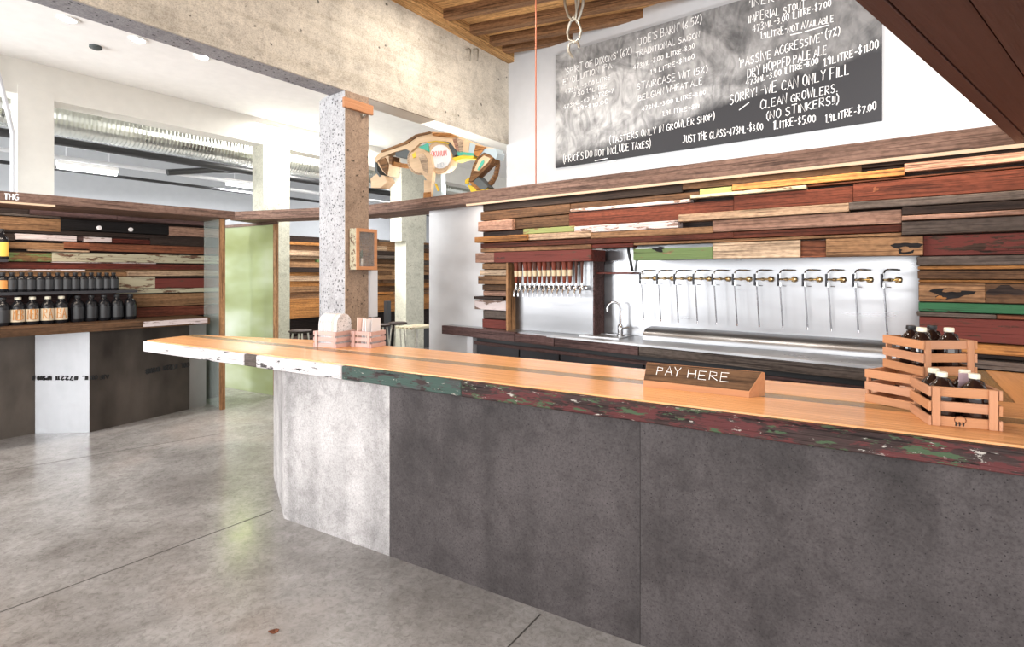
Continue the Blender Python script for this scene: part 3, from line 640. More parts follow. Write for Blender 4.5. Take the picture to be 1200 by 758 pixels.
for i in range(4):
    u0, u1 = seams[i]+.004, seams[i+1]-.004
    build('edge_board', MB().prism([along(u0, 0), along(u1, 0), along(u1, .044), along(u0, .044)], ZC-.085, ZC-(.0 if i < 1 else .012)), ('mottle', 'mauve', 'mauve', 'grey')[i] if i else 'mauve', bc)
build('steel_lip', MB().prism([along(1.35, -.012), along(Lc, -.012), along(Lc, .06), along(1.35, .06)], ZC-.012, ZC+.004), 'galv', bc)
build('cabinet_body', MB().prism([along(.42, .09), along(Lc, .09), along(Lc, .38), along(.42, .38)], 0.06, ZC-.09), 'blackplastic', bc)
for i, (u0, u1) in enumerate(((.44, .97), (.99, 1.42), (1.44, 2.2), (2.22, 2.95))):
    build('cabinet_door', MB().prism([along(u0, .07), along(u1, .07), along(u1, .089), along(u0, .089)], 0.10, ZC-.16), 'blackmetal', bc)
build('counter_leg', MB().prism([along(.32, .05), along(.40, .05), along(.40, .13), along(.32, .13)], 0.0, ZC-.09), 'conduit', bc)
build('under_rail', MB().prism([along(.42, .05), along(Lc, .05), along(Lc, .07), along(.42, .07)], ZC-.16, ZC-.13), 'mauve', bc)
# drip tray with rolled front
prof = [(WS-.004, ZC+.095), (4.04, ZC+.088), (3.99, ZC+.076), (3.962, ZC+.055), (3.95, ZC+.028), (3.95, ZC+.001), (WS-.004, ZC+.001)]
a0 = plxz(752, 0, B, 3.93).xy.dot(A); a1 = aRet+.01
mb = MB(); mb.sheet([V3(pab(a0, w_), z) for w_, z in prof], V3(-A, 0)*(a0-a1))
dt = build('drip_tray', mb, 'steel', None, RZA, True); tag(dt, 'long steel drip tray with rounded front under the fill taps', 'drip tray')
# sink rim and gooseneck tap
p = plxz(712, ZC, B, 4.0)
sk = thing('sink', 'small steel sink set in the counter below the curved tap', 'sink', (p.x, p.y, ZC), RZA)
mb = MB(); 
for dx, dy, lx, ly in ((0, -.15, .36, .03), (0, .09, .36, .03), (-.165, -.03, .03, .21), (.165, -.03, .03, .21)):
    c = p.xy+(-A)*dx+B*dy; mb.box((c.x, c.y, ZC+.005), (lx, ly, .01), RZA)
build('rim', mb, 'galv', sk)
c = p.xy-B*.03; build('basin', MB().box((c.x, c.y, ZC+.002), (.30, .21, .003), RZA), 'dsteel2', sk)
p = plxz(727, ZC, B, 4.06)
fa = thing('gooseneck_tap', 'curved chrome sink tap standing beside the tap panel', 'tap', (p.x, p.y, ZC), RZA)
X_, Y_ = V3(-A, 0), V3(B, 0)
build('tap_body', MB().lathe((p.x, p.y, ZC), [(.03, 0), (.03, .012), (.022, .018), (.024, .05), (.024, .085), (.014, .10)], 14), 'chrome', fa, None, True)
pts = [p+Z3*.09, p+Z3*.24]+[p+Z3*(.24+.05*math.sin(t_))+(X_*-.8-Y_*.6)*(.055*(1-math.cos(t_))) for t_ in [i*math.pi/8 for i in range(1, 9)]]
pts.append(pts[-1]-Z3*.03)
build('spout', MB().tube(pts, .010, 10), 'chrome', fa, None, True)
build('lever', MB().tube([p+Z3*.06, p+X_*.05+Z3*.075, p+X_*.085+Z3*.08], [.008, .007, .005], 8), 'chrome', fa, None, True)
# ------------------------------------------------------------------ brass fill taps
def fill_tap(label):
    o = Vector((0, 0, 0)); t = thing('fill_tap', label, 'beer tap', o, 0.0, 'growler fill taps')
    fl = Vector((.078, .102, 0))
    build('shank', MB().tube([o, fl*.35, fl*.4, fl*.55, fl*.6, fl], [.0075, .0075, .012, .012, .0075, .0075], 10), 'brass', t, None, True)
    d = fl.normalized(); build('flange', MB().tube([fl-d*.012, fl-d*.006, fl+d*.012, fl+d*.016], [.014, .021, .021, .012], 14), 'brass', t, None, True)
    build('lever', MB().box((-.006, -.006, -.004), (.012, .012, .085), 0, .002), 'blackmetal', t)
    g = [Vector((.004, 0, .012)), Vector((.004, 0, .042)), Vector((.010, .006, .058)), Vector((.024, .02, .066)), Vector((.06, .07, .066)), Vector((.085, .105, .064))]
    build('gooseneck', MB().tube(g, .0055, 8), 'chrome', t, None, True)
    build('collar', MB().tube([Vector((.006, 0, -.02)), Vector((.006, 0, -.048))], .009, 8), 'chrome', t, None, True)
    build('fill_tube', MB().tube([Vector((.006, 0, -.045)), Vector((.022, .004, -.330))], .0048, 8), 'tube', t, None, True)
    build('tube_tip', MB().tube([Vector((.022, .004, -.328)), Vector((.0225, .004, -.345))], .0062, 8), 'chrome', t, None, True)
    build('valve_pin', MB().tube([Vector((.018, .01, -.045)), Vector((.042, .02, -.047))], .0025, 6), 'tube', t, None, True)
    return t
txs = [751, 771, 791.4, 813.7, 836, 860, 885.7, 913, 942, 969.5, 1001, 1034.6]
ords = ['first', 'second', 'third', 'fourth', 'fifth', 'sixth', 'seventh', 'eighth', 'ninth', 'tenth', 'eleventh', 'twelfth', 'thirteenth', 'fourteenth']
ft = None
for i, x in enumerate(txs):
    p = pl(x, 326+2.0*i/11, B, 4.032)
    lab = ('brass growler fill tap beside the sink, leftmost of the row on the steel' if i == 0 else 'brass growler fill tap at the right end of the row, by the wooden crates' if i == 11 else f'brass growler fill tap, {ords[i]} from the sink end of the row')
    if ft is None: ft = fill_tap(lab); place(ft, p, RZA)
    else: place(copy_tree(ft), p, RZA, lab)
# ------------------------------------------------------------------ red handled taps
def handle_tap(name, mat, slim, label):
    t = thing(name, label, 'beer tap', (0, 0, 0), 0.0, 'handled beer taps')
    k = .8 if slim else 1.28
    h = build('handle', MB().lathe((0, 0, .02), [(.008, 0), (.011*k, .01), (.013*k, .07), (.016*k, .15), (.019*k, .19), (.017*k, .197), (.010*k, .20)], 14), mat, t, None, True)
    if not slim: build('label_band', MB().lathe((0, 0, .085), [(.0185, 0), (.0208, .052)], 14), 'band', h, None, True)
    build('faucet', MB().lathe((0, 0, -.045), [(.008, 0), (.015, .006), (.015, .03), (.010, .045), (.010, .066)], 12), 'chrome', t, None, True)
    build('spout', MB().tube([Vector((0, -.005, -.02)), Vector((0, -.03, -.05)), Vector((0, -.036, -.10))], [.012, .010, .008], 10), 'chrome', t, None, True)
    build('shank', MB().tube([Vector((0, 0, -.02)), Vector((0, .045, -.02)), Vector((0, .05, -.02)), Vector((0, .082, -.02))], [.010, .010, .020, .020], 12), 'chrome', t, None, True)
    return t
hxs = [605, 609.7, 615.6, 621, 626.8, 632.4, 638, 643.3, 649, 655, 661.3, 668, 675.2, 682]
proto = {}
for i, x in enumerate(hxs):
    p = pl(x, 334.5, B, 3.872); slim = i >= 12; kind = 's' if slim else ('b' if i in (1, 4, 7, 9) else 'r')
    lab = ('beer tap with red-brown wooden handle at the far left of the small panel' if i == 0 else
           'slim dark tap handle, last of the row before the brown side panel' if i == 13 else
           'slim dark tap handle next to the last red-brown one' if i == 12 else
           f'beer tap with {"dark brown" if kind == "b" else "red-brown"} banded handle, {ords[i]} from the left on the small panel')
    if kind not in proto: o = proto[kind] = handle_tap('beer_tap', {'r': 'handle', 'b': 'handleb', 's': 'handleb'}[kind], slim, lab); place(o, p, RZA)
    else: place(copy_tree(proto[kind]), p, RZA, lab)
# ================================================================== THE BAR
ZT, ZS = 1.07, 0.985
bt = thing('plank_countertop', 'long orange varnished plank bar top with chipped painted edge', 'bar top', V3(bar(0, 2.5), ZS), ang(BD))
tl = up(168, 399, ZT).xy; tR = 4.2; t0 = tl.dot(BD)
e1 = up(225.6, 392, ZT).xy; e2 = Vector((-1.44, 4.09))
def te_at(n):                # left end of the slab at depth n
    p0, p1 = tl, e1
    if n <= e1.dot(BN): k = (n-p0.dot(BN))/(e1.dot(BN)-p0.dot(BN)); return (p0+(e1-p0)*k).dot(BD)
    k = (n-e1.dot(BN))/(e2.dot(BN)-e1.dot(BN)); return (e1+(e2-e1)*min(k, 1)).dot(BD)
nF, nB, nE = 2.125, 2.86, e1.dot(BN)
def slab(n0, n1, z0, z1, ext=True):
    ns = sorted({n0, n1} | ({nE} if n0 < nE < n1 else set()))
    return MB().prism([bar(te_at(n), n) for n in ns]+[bar(tR, n1), bar(tR, n0)], z0, z1)
build('front_plank', slab(nF+.03, 2.459, ZS, ZT), 'bartop', bt)
build('middle_strip', slab(2.461, 2.559, ZS, ZT-.001), 'barmid', bt)
build('back_plank', slab(2.561, nB, ZS, ZT), 'bartop', bt)
xs = [168, 286, 300, 400, 540]; cut = [t0]+[up(x, 399+.1225*(x-168), ZT).xy.dot(BD) for x in xs[1:]]+[tR]
for i, (mt, n_) in enumerate((('edgewhite', 0), ('grey', .002), ('edgewhite', 0), ('edgegreen', .003), ('edgemix', 0))):
    u0, u1 = cut[i]+.0006, cut[i+1]-.0006
    bo = build('painted_edge', MB().box(V3(bar((u0+u1)/2, nF+.015+n_/2), (ZS+ZT)/2-.004), (u1-u0, .03-n_, ZT-ZS-.006), ang(BD), ch=.004), mt, bt)
    if i == 0: bo['label'] = 'white chipped paint edge'
    if i == 3: bo['label'] = 'dark green painted edge'
    if i == 4: bo['label'] = 'dark edge with peeling red and green paint'
bb = thing('concrete_bar', 'concrete bar front, pale at the left end and dark along its length', 'bar', V3(bar(0, 2.4), 0), ang(BD))
c1 = up(333, 607.5, 0).xy; c2 = up(320.6, 557.7, 0).xy; u1 = up(458, 650.7, 0).xy.dot(BD); u2 = up(750, 756, 0).xy.dot(BD)
nC = 2.20; uc = c1.dot(BD); n2 = c2.dot(BN)
build('end_panel', MB().prism([bar(uc, nC), bar(u1-.002, nC), bar(u1-.002, n2), c2], 0, ZS-.002), 'barlight', bb)
build('front_panel', MB().prism([bar(u1+.002, nC+.002), bar(u2-.001, nC+.002), bar(u2-.001, n2), bar(u1+.002, n2)], 0, ZS-.002), 'bardark', bb)
build('front_panel', MB().prism([bar(u2+.001, nC+.002), bar(tR, nC+.002), bar(tR, n2), bar(u2+.001, n2)], 0, ZS-.002), 'bardark', bb)
# return counter at the right
ab = a_of(V3(bar(up(1055, 460, ZT).xy.dot(BD), nB), 0))
k0 = bar(0, nB+.003); tt = (ab-k0.dot(A))/BD.dot(A); r0 = k0+BD*tt; r1 = bar(tR, nB+.003)
rc = thing('return_counter', 'orange plank counter linking the bar top to the board wall at right', 'counter', V3(r0, 0), ang(B))
wid = 0.19; u = ab; i = 0
while u > -2.6 and i < 12:
    v = u-wid; z = ZT-(.001 if i % 2 else 0)
    def onbar(a_): return k0+BD*((a_-k0.dot(A))/BD.dot(A))
    build('counter_plank', MB().prism([onbar(u-.001), onbar(v+.001), pab(v+.001, 3.835), pab(u-.001, 3.835)], ZS, z), ('barmid' if i == 1 else 'bartop'), rc)
    u = v; i += 1
build('base_panel', MB().prism([onbar(ab-.03), onbar(ab-.06), pab(ab-.06, 3.83), pab(ab-.03, 3.83)], 0, ZS), 'bardark', rc)
# ================================================================== CHALKBOARD
WB = WW-.03
cb = thing('chalkboard', 'huge chalkboard menu on the white wall, smeared with wiped chalk', 'chalkboard', pl(840, 110, B, WB), RZA)
aL_, aR_ = pl(651, HY, B, WB).xy.dot(A), pl(1034, HY, B, WB).xy.dot(A)
zb_ = pl(651, 196.5, B, WB).z; zt_ = pl(651, 65, B, WB).z
build('board_panel', MB().prism([pab(aL_, WB), pab(aR_, WB), pab(aR_, WW-.002), pab(aL_, WW-.002)], zb_, zt_), 'board', cb)
pj = lambda x, y: pl(x, y, B, WB-.003)
for tx, p0, p1, h in (
    ("'SPIRT OF DIXONS' (6%)", (662, 88), (741, 63), 8), ("EVOLUTION IPA", (660, 100), (718, 80), 7), ("473ML-3.00 LITRE", (662, 110), (716, 92), 5), ("7.50 1.9LITRE", (672, 114), (712, 102), 5), ("473ML-$3 1LITRE-7", (660, 128), (720, 108), 4.5), ("1.9-$10.00", (676, 130), (714, 121), 5),
    ("'JOE'S BARN' (6.5%)", (747, 54), (823, 26), 9), ("TRADITIONAL SAISON", (745, 67), (821, 43), 7), ("473ML-3.00 1LITRE-8.00", (742, 82), (815, 56), 5.5), ("1.9 LITRE-$11.00", (762, 88), (815, 68), 5.5),
    ("STAIRCASE WIT (5%)", (746, 106), (830, 84), 8), ("BELGIAN WHEAT ALE", (748, 118), (824, 98), 7.5), ("473ML-3.00 1LITRE-8.00", (752, 130), (828, 110), 5), ("1.9LITRE-$11", (776, 136), (820, 126), 5),
    ("(TASTERS ONLY IN GROWLER SHOP)", (714, 169), (838, 140), 8), ("(PRICES DO NOT INCLUDE TAXES)", (660, 190.5), (763, 172), 8.5), ("JUST THE GLASS-473ML-$3.00", (800, 168), (895, 152), 9), ("1LITRE-$5.00", (906, 152), (957, 142), 9), ("1.9LITRE-$7.00", (967, 144), (1028, 128), 9),
    ("'INERTIA' (9%)", (878, 9), (962, -12), 9), ("IMPERIAL STOUT", (877, 27), (944.6, 9.5), 9.5), ("473ML-3.00 1LITRE-$7.00", (882, 38), (975, 7), 8), ("1.9LITRE-NOT AVAILABLE", (891, 46), (978, 25), 8),
    ("'PASSIVE AGGRESSIVE' (7%)", (866, 80), (985, 40), 10), ("DRY HOPPED PALE ALE", (876, 91), (970, 62), 10), ("473ML-3.00 1LITRE-8.00", (874, 101), (960, 74), 7.5), ("1.9LITRE-$11.00", (965, 78), (1031, 56), 9.5),
    ("SORRY!", (855, 123), (888, 111), 10.5), ("-WE CAN ONLY FILL", (891, 112), (997, 87), 12), ("CLEAN GROWLERS.", (891, 128), (982, 107), 10.5), ("(NO STINKERS!!)", (898, 141), (984, 120), 9.5)):
    mb = MB(); write(mb, tx, p0, p1, h, pj, .0042, .38); build('chalk_line', mb, 'chalk', cb)
for q in ([(866, 129), (878, 120)], [(926, 41), (940, 38)], [(943, 37), (972, 29)], [(697, 188.5), (712, 185.5)], [(712, 190), (722, 188)]): build('chalk_underline', MB().tube([pj(*k) for k in q], .005, 4), 'chalk', cb)

# ================================================================== BOTTLE DISPLAY AT LEFT
CF = 7.20; RZE = ang(E); ZK = 1.10
dw = thing('plank_wall', 'wall of mixed reclaimed boards behind the black bottles at left', 'wood cladding', V3(plxz(120, 0, NB, CF).xy, ZK), RZE)
def bd(xl, xr, xref, y0, y1, mat, prot=0.0):
    f = CF-prot; z1 = pl(xref, y0, NB, f).z; z0 = pl(xref, y1, NB, f).z
    ea = plxz(xl, 0, NB, f).xy.dot(E); eb = plxz(xr, 0, NB, f).xy.dot(E)
    c = ebn((ea+eb)/2, (f+CF+.04)/2); mb = MB(); mb.box((c.x, c.y, (z0+z1)/2), (eb-ea, CF+.04-f, z1-z0-.004), RZE, ch=.003)
    return build('board', mb, mat, dw)
for r in ((-150, 260, 120, 245, 250, 'black'), (-150, 35, 20, 243.5, 251, 'dark', .0), (35, 137, 120, 249.5, 257, 'mauve', .03), (137, 260, 180, 254, 261, 'mauve', .02), (-150, 71, 40, 255, 270.5, 'tan', .03), (-150, 71, 40, 251.5, 254.5, 'grey', .01), (71, 198, 120, 259, 271.5, 'black', .03), (198, 260, 220, 266, 277, 'pink', .03),
          (-150, 260, 120, 272, 277, 'dark', .01), (71, 260, 120, 257, 259, 'dark', 0), (18, 90, 60, 275, 282, 'white', .04), (90, 98, 94, 277, 282, 'mauve', .02), (98, 131, 120, 278, 284, 'white', .03), (131, 176, 150, 280, 285.5, 'red', .02), (176, 260, 200, 280, 288, 'dark', .02), (-150, 18, 8, 275, 282, 'dark', .0),
          (-150, 75, 40, 284, 292, 'tan', .02), (75, 105, 90, 284, 291.5, 'rust', .03), (105, 260, 160, 286.5, 295.5, 'rust', .05), (33, 105, 70, 292.3, 295, 'pale', .06), (-150, 61, 30, 295.5, 306.5, 'moss', .02), (61, 260, 140, 297, 307.5, 'mottle', .03),
          (-150, 260, 120, 308.5, 315.5, 'red', .03), (61, 183, 120, 307.2, 308.6, 'white', .04), (-150, 100, 50, 315.2, 318, 'white', .02), (100, 260, 180, 314.5, 317, 'tan', .02), (150, 260, 200, 317.5, 323.5, 'pale', .07), (-150, 150, 80, 318, 324, 'tan', .02), (137, 182, 160, 324, 338, 'mottle', .02), (182, 260, 210, 326, 337.5, 'redpaint', .03), (-150, 137, 70, 324, 342, 'dark', .0),
          (137, 260, 180, 338, 343.5, 'mottle', .04), (156, 260, 200, 344, 358.5, 'tan', .03), (156, 260, 200, 359, 371, 'redbrown', .02), (-150, 156, 60, 343, 362, 'mauve', .0), (-150, 156, 60, 362, 379, 'dark', .0)): bd(*r)
px_b = plxz(259, 0, NB, CF+.09).xy.dot(E)
mb = MB().prism([ebn(-2.2, CF+.04), ebn(px_b, CF+.04), ebn(px_b, CF+.09), ebn(-2.2, CF+.09)], 0, ZD-.087)
build('backing_panel', mb, 'dark', dw)
mb = MB()
for r0_ in ((240, 262, 1.62, 1.70, 'tan'), (240, 262, 1.74, 1.90, 'mottle'), (240, 262, 1.95, 2.05, 'rust'), (240, 262, 1.2, 1.5, 'brown')): pass
for x, y in ((116, 267), (153, 269)):
    c = pl(x, y, NB, CF-.03); n = V3(NB, 0); build('white_button', MB().tube([c, c-n*.012, c-n*.016], [.024, .024, .018], 12), 'paper', dw, None, True)
# counter, base
def px_e(x, c): return plxz(x, 0, NB, c).xy.dot(E)
dc = thing('display_counter', 'brown plank counter carrying the black bottles at left', 'counter', V3(ebn(0.5, 6.9), ZK), RZE)
eEnd = px_e(246, 6.5)
build('counter_plank', MB().prism([ebn(-2.2, 6.5), ebn(eEnd, 6.5), ebn(eEnd, 7.12), ebn(-2.2, 7.12)], ZK-.075, ZK), 'brown', dc)
build('painted_edge', MB().prism([ebn(px_e(168, 6.498), 6.494), ebn(px_e(243, 6.498), 6.494), ebn(px_e(243, 6.498), 6.499), ebn(px_e(168, 6.498), 6.499)], ZK-.06, ZK-.005), 'white', dc)
db = thing('steel_cabinet', 'dark steel clad base under the bottle display with one bright sheet', 'base cabinet', V3(ebn(0.6, 6.85), 0), RZE)
P0, P1, P2, P3, P4 = Vector((-4.95, 4.965)), Vector((-4.79, 5.16)), Vector((-4.27, 5.19)), Vector((-3.82, 6.08)), Vector((-3.715, 6.24))
Pm = P0-(P1-P0).normalized()*1.8
def panel(p, q, nm, mt, z1=ZK-.077):
    d = (q-p).normalized(); n = Vector((-d.y, d.x)); 
    return build(nm, MB().prism([p, q, q+n*.05-d*.02, p+n*.05+d*.02], 0, z1), mt, db, ang(d))
panel(Pm, P1-(P1-Pm).normalized()*.002, 'dark_sheet', 'dsteel'); panel(P1, P2, 'bright_sheet', 'galv'); panel(P2+(P3-P2).normalized()*.002, P3, 'dark_sheet', 'dsteel'); panel(P3+(P4-P3)*.02, P4, 'side_sheet', 'dsteel2')
build('core', MB().prism([Pm+NB*.1, P1+NB*.12, P2+NB*.12, P4+NB*.1-E*.1, ebn(2.2, CF), ebn(-2, CF)], 0, ZK-.08), 'dsteel', db)
def proj12(x, y):
    if x > 105.7:
        d = (P3-P2).normalized(); n = Vector((d.y, -d.x)); return pl(x, y, n, (P2+n*.002).dot(n))
    if x < 41:
        d = (P1-Pm).normalized(); n = Vector((d.y, -d.x)); return pl(x, y, n, (P1+n*.002).dot(n))
    d = (P2-P1).normalized(); n = Vector((d.y, -d.x)); return pl(x, y, n, (P1+n*.002).dot(n))
for tx, p0, p1, h_, r_ in (('AJF CO', (127.5, 438.8), (106.5, 440.2), 4.6, .008), ('IL', (103, 440.6), (95, 440.8), 4.4, .008), ('#72211', (91, 440.8), (65, 440.8), 4.4, .008), ('UPSU0', (60, 440.8), (43, 440.8), 4.4, .008), ('8', (40.5, 440.8), (37, 440.8), 4.4, .008),
    ('COIL', (221.5, 424.6), (211, 426), 5.2, .009), ('#72211', (208, 426.6), (191, 429), 5.0, .009), ('UPSU08', (187, 430), (170.5, 433), 5.0, .011)):
    mb = MB(); write(mb, tx, p0, p1, h_, proj12, r_, .05, flip=-1); build('stencil_text', mb, 'ink', db)
# glass end screen and its post
gs = thing('glass_screen', 'clear glass end screen with slim timber post beside the bottle display', 'glass screen', V3(ebn(2.42, 6.8), 0), ang(NB))
build('pane', MB().prism([ebn(2.412, 6.57), ebn(2.422, 6.57), ebn(2.422, 7.11), ebn(2.412, 7.11)], 0.0, ZD-.087), 'clearglass', gs)
build('post', MB().prism([ebn(2.39, 6.52), ebn(2.44, 6.52), ebn(2.44, 6.57), ebn(2.39, 6.57)], 0, ZD-.086), 'oak', gs)
# green glass door
dg0, dg1 = up(263, 453.7, 0).xy, up(320, 463.6, 0).xy
gd = (dg1-dg0).normalized(); gn = Vector((-gd.y, gd.x))
door = thing('glass_door', 'tall greenish glass sliding door with a wooden side rail, behind the bar end', 'door', V3((dg0+dg1)/2, .02), ang(gd))
gl = (dg1-dg0).length
def dbox(u0, u1, z0, z1, v0=0.0, v1=.03): return MB().prism([dg0+gd*u0+gn*v0, dg0+gd*u1+gn*v0, dg0+gd*u1+gn*v1, dg0+gd*u0+gn*v1], z0, z1)
build('pane', dbox(-.25, gl, .0, 2.25, .008, .022), 'greenglass', door)
build('side_rail', dbox(gl, gl+.07, 0.0, 2.25), 'oak', door)
build('top_rail', dbox(-.25, gl+.07, 2.25, 2.288), 'ledge', door)
# bottle shelf
CS = 6.98
sh = thing('bottle_shelf', 'black metal shelf holding the upper row of small black bottles', 'shelf', V3(ebn(px_e(70, CS), CS), 1.30), RZE)
zs = pl(70, 341, NB, CS).z
build('shelf_plate', MB().prism([ebn(-2.0, CS-.10), ebn(px_e(158, CS), CS-.10), ebn(px_e(158, CS), CF-.0), ebn(-2.0, CF-.0)], zs-.03, zs), 'blackmetal', sh)
for x in (83, 20):
    e_ = px_e(x, CS); build('bracket', MB().sheet([V3(ebn(e_, CS-.06), zs-.03), V3(ebn(e_, CF), zs-.03), V3(ebn(e_, CF), zs-.14)], V3(E, 0)*.012), 'blackmetal', sh)
def bottle(name, label, h, r, loc, kind, group, cap='cap', parts=True):
    t = thing(name, label, 'bottle', loc, 0.0, group); o = Vector(loc)
    k = h
    body = build('body', MB().lathe(o, [(r*.92, 0), (r, .012*k/.2), (r, .64*k), (r*.90, .72*k), (r*.60, .80*k), (r*.40, .845*k), (r*.36, .93*k)], 18), kind, t, None, True, True)
    build('cap', MB().lathe(o+Z3*(.90*k), [(r*.42, 0), (r*.45, .012*k), (r*.45, .085*k), (r*.38, .098*k)], 14), cap, t, None, True, True)
    return t
def facing(p): return math.atan2(-p.y, -p.x)
def band(par, loc, r, z0, z1, mat, name, half=1.15, off=0.0, th=.0012):
    o = Vector(loc); a0 = facing(o)+off; n = 14; vs = []; 
    for z in (z0, z1):
        for k in range(n+1):
            a = a0-half+2*half*k/n
            for q in (r+.0003, r+th): vs.append((o.x+q*math.cos(a), o.y+q*math.sin(a), o.z+z))
    m_ = 2*(n+1); fs = []
    for k in range(n):
        i0, o0_, i1, o1 = 2*k, 2*k+1, 2*k+2, 2*k+3
        fs += [(o0_, o1, o1+m_, o0_+m_), (i1, i0, i0+m_, i1+m_), (i0, i1, o1, o0_), (i0+m_, o0_+m_, o1+m_, i1+m_)]
    fs += [(0, 1, 1+m_, m_), (2*n+1, 2*n, 2*n+m_, 2*n+1+m_)]
    return build(name, MB().add(vs, fs), mat, par, None, True)
def cyl_text(par, text, loc, r, z, h, mat, off=0.0, wid=.9):
    o = Vector(loc); a0 = facing(o)+off
    mb = MB(); write(mb, text, (0, 0), (1, 0), h*1.15, lambda x, y: Vector((o.x+(r+.001)*math.cos(a0-wid/2+wid*x), o.y+(r+.001)*math.sin(a0-wid/2+wid*x), o.z+z-y)), r*.075, .02)
    return build('print', mb, mat, par)
ux = [3, 14, 25.5, 36, 47, 57.4, 67.7, 78, 88, 98, 107, 116, 125, 133]
pr = None
for i, x in enumerate(ux):
    p = plxz(x, zs+.0005, NB, CS+.0)
    lab = ('small bottle with orange print at the left end of the upper shelf' if i == 0 else 'small black bottle at the right end of the upper shelf' if i == 13 else f'small black bottle on the upper shelf, {ords[i]} from its left end')
    if i == 0:
        b = bottle('small_bottle', lab, .192, .0465, p, 'blackglass', 'small bottles on the upper shelf', 'blackplastic')
        band(b, p, .0465, .03, .115, 'orangelabel', 'label', 1.0)
    elif pr is None:
        pr = b = bottle('small_bottle', lab, .192, .0465, p, 'blackglass', 'small bottles on the upper shelf', 'blackplastic')
        band(b, p, .0465, .025, .12, 'print', 'label', .95, .35)
    else: place(copy_tree(pr), p, None, lab)
lx = [3, 21, 38, 56, 72, 91, 107, 122, 137, 152.5]; words_ = [None, 'NEB', 'NEB', 'RA', 'BA']
pr = None
for i, x in enumerate(lx):
    p = plxz(x, ZK+.0005, NB, 6.92)
    lab = {0: 'tall black bottle at the left end of the counter row', 1: 'tall black bottle with cream label lettered NEB, nearer the left end', 2: 'tall black bottle with cream label lettered NEB, beside the RA bottle', 3: 'tall black bottle with cream label lettered RA', 4: 'tall black bottle with cream label lettered BA', 9: 'tall black bottle at the right end of the counter row'}.get(i, f'tall black bottle on the counter, {["", "fourth", "third", "second", "first"][min(4, 9-i) if False else 0]}')
    if 5 <= i <= 8: lab = f'tall black bottle with grey print, {["first", "second", "third", "fourth"][i-5]} to the right of the cream labelled ones'
    if i in (0, 5) or words_[min(i, 4)] and i < 5:
        b = bottle('tall_bottle', lab, .275, .058, p, 'blackglass', 'tall bottles on the display counter', 'cap' if 1 <= i <= 4 else 'blackplastic')
        if 1 <= i <= 4:
            l_ = band(b, p, .058, .035, .155, 'creamlabel', 'label', 1.1, -.1)
            cyl_text(l_, words_[i], p, .0595, .055, .085, 'orangelabel', .1, 1.3)
        else:
            l_ = band(b, p, .058, .035, .155, 'print', 'label', .95, .35)
        if i == 5: pr = b
    else: place(copy_tree(pr), p, None, lab)
p = pl(1, 304, NB, CF-.16)
sb = build('corner_shelf', MB().prism([ebn(px_e(-30, CF-.2), CF-.24), ebn(px_e(9, CF-.2), CF-.24), ebn(px_e(9, CF-.2), CF-.07), ebn(px_e(-30, CF-.2), CF-.07)], p.z-.025, p.z), 'blackmetal', None, RZE)
tag(sb, 'tiny black shelf board at the left edge of the display', 'shelf')
b = bottle('tall_bottle', 'bottle with yellow label on the tiny shelf at the far left edge', .30, .058, (p.x, p.y, p.z+.0005), 'blackglass', None, 'blackplastic'); band(b, (p.x, p.y, p.z), .058, .03, .17, 'yellowlabel', 'label', 1.2)
# ================================================================== CRATES
def crate(name, label, c, rz, Lx, Ly, Hh, mats, group=None, mark=False, nsl=3):
    t = thing(name, label, 'crate', c, rz, group); c = Vector(c)
    th = .009
    def lb(u, v, z, d): 
        co, si = math.cos(rz), math.sin(rz)
        return MB().box((c.x+u*co-v*si, c.y+u*si+v*co, c.z+z), d, rz, ch=.0015)
    sh_ = Hh/nsl*.75; gap = (Hh-sh_*nsl)/(nsl-1)
    for k in range(nsl):
        z = sh_/2+k*(sh_+gap)
        for s_ in (-1, 1):
            o = build('slat', lb(0, s_*(Ly/2-th*1.5), z, (Lx-2*th-.002, th, sh_)), mats[(k+(s_ > 0)) % len(mats)], t)
            if mark and k == 0 and s_ < 0:
                mk = MB(); co, si = math.cos(rz), math.sin(rz); f = lambda u, zz: c+Vector((u*co+(Ly/2-th+.0008)*si, u*si-(Ly/2-th+.0008)*co, zz))
                mk.tube([f(.016*math.cos(a)-.01, sh_*.72+.014*math.sin(a)) for a in [i*math.pi/10 for i in range(20)]], .0011, 4, True)
                build('ring_mark', mk, 'rust', o)
                mk = MB()
                for u in (-.022, -.012, -.002): mk.tube([f(u, .004), f(u+.001, .012), f(u-.001, .018)], .0022, 4)
                build('burn_mark', mk, 'ink', o)
            build('slat', lb(s_*(Lx/2-th/2), 0, z, (th, Ly, sh_)), mats[(k+1) % len(mats)]+'Y', t)
    for sx in (-1, 1):
        for sy in (-1, 1):
            build('corner_post', lb(sx*(Lx/2-th*2.6), sy*(Ly/2-th*.5), Hh/2, (.024, th-.001, Hh)), 'pinkcrateZ' if 'pinkcrate' in mats else 'cedarZ', t)
    build('bottom_board', lb(0, 0, .004, (Lx-.03, Ly-.04, .006)), mats[0], t)
    return t
RA_ = math.radians(-22)
ax, ay = Vector((math.cos(RA_), math.sin(RA_))), Vector((-math.sin(RA_), math.cos(RA_)))
pA = up(1088, 498, ZT).xy; cA = pA+ax*.102+ay*.095
crate('wooden_crate', 'slatted cedar crate with a burnt mark, nearest on the bar top', V3(cA, ZT), RA_, .204, .19, .136, ('cedar', 'cedarpink'), 'wooden growler crates', True)
RC = math.radians(28); cx_, cy_ = Vector((math.cos(RC), math.sin(RC))), Vector((-math.sin(RC), math.cos(RC)))
pC = up(1072, 482, ZT).xy; cC = pC+cx_*.108+cy_*.09
crate('wooden_crate', 'slatted cedar crate standing underneath another crate on the bar', V3(cC, ZT), RC, .216, .18, .135, ('cedarpink', 'cedar'), 'wooden growler crates')
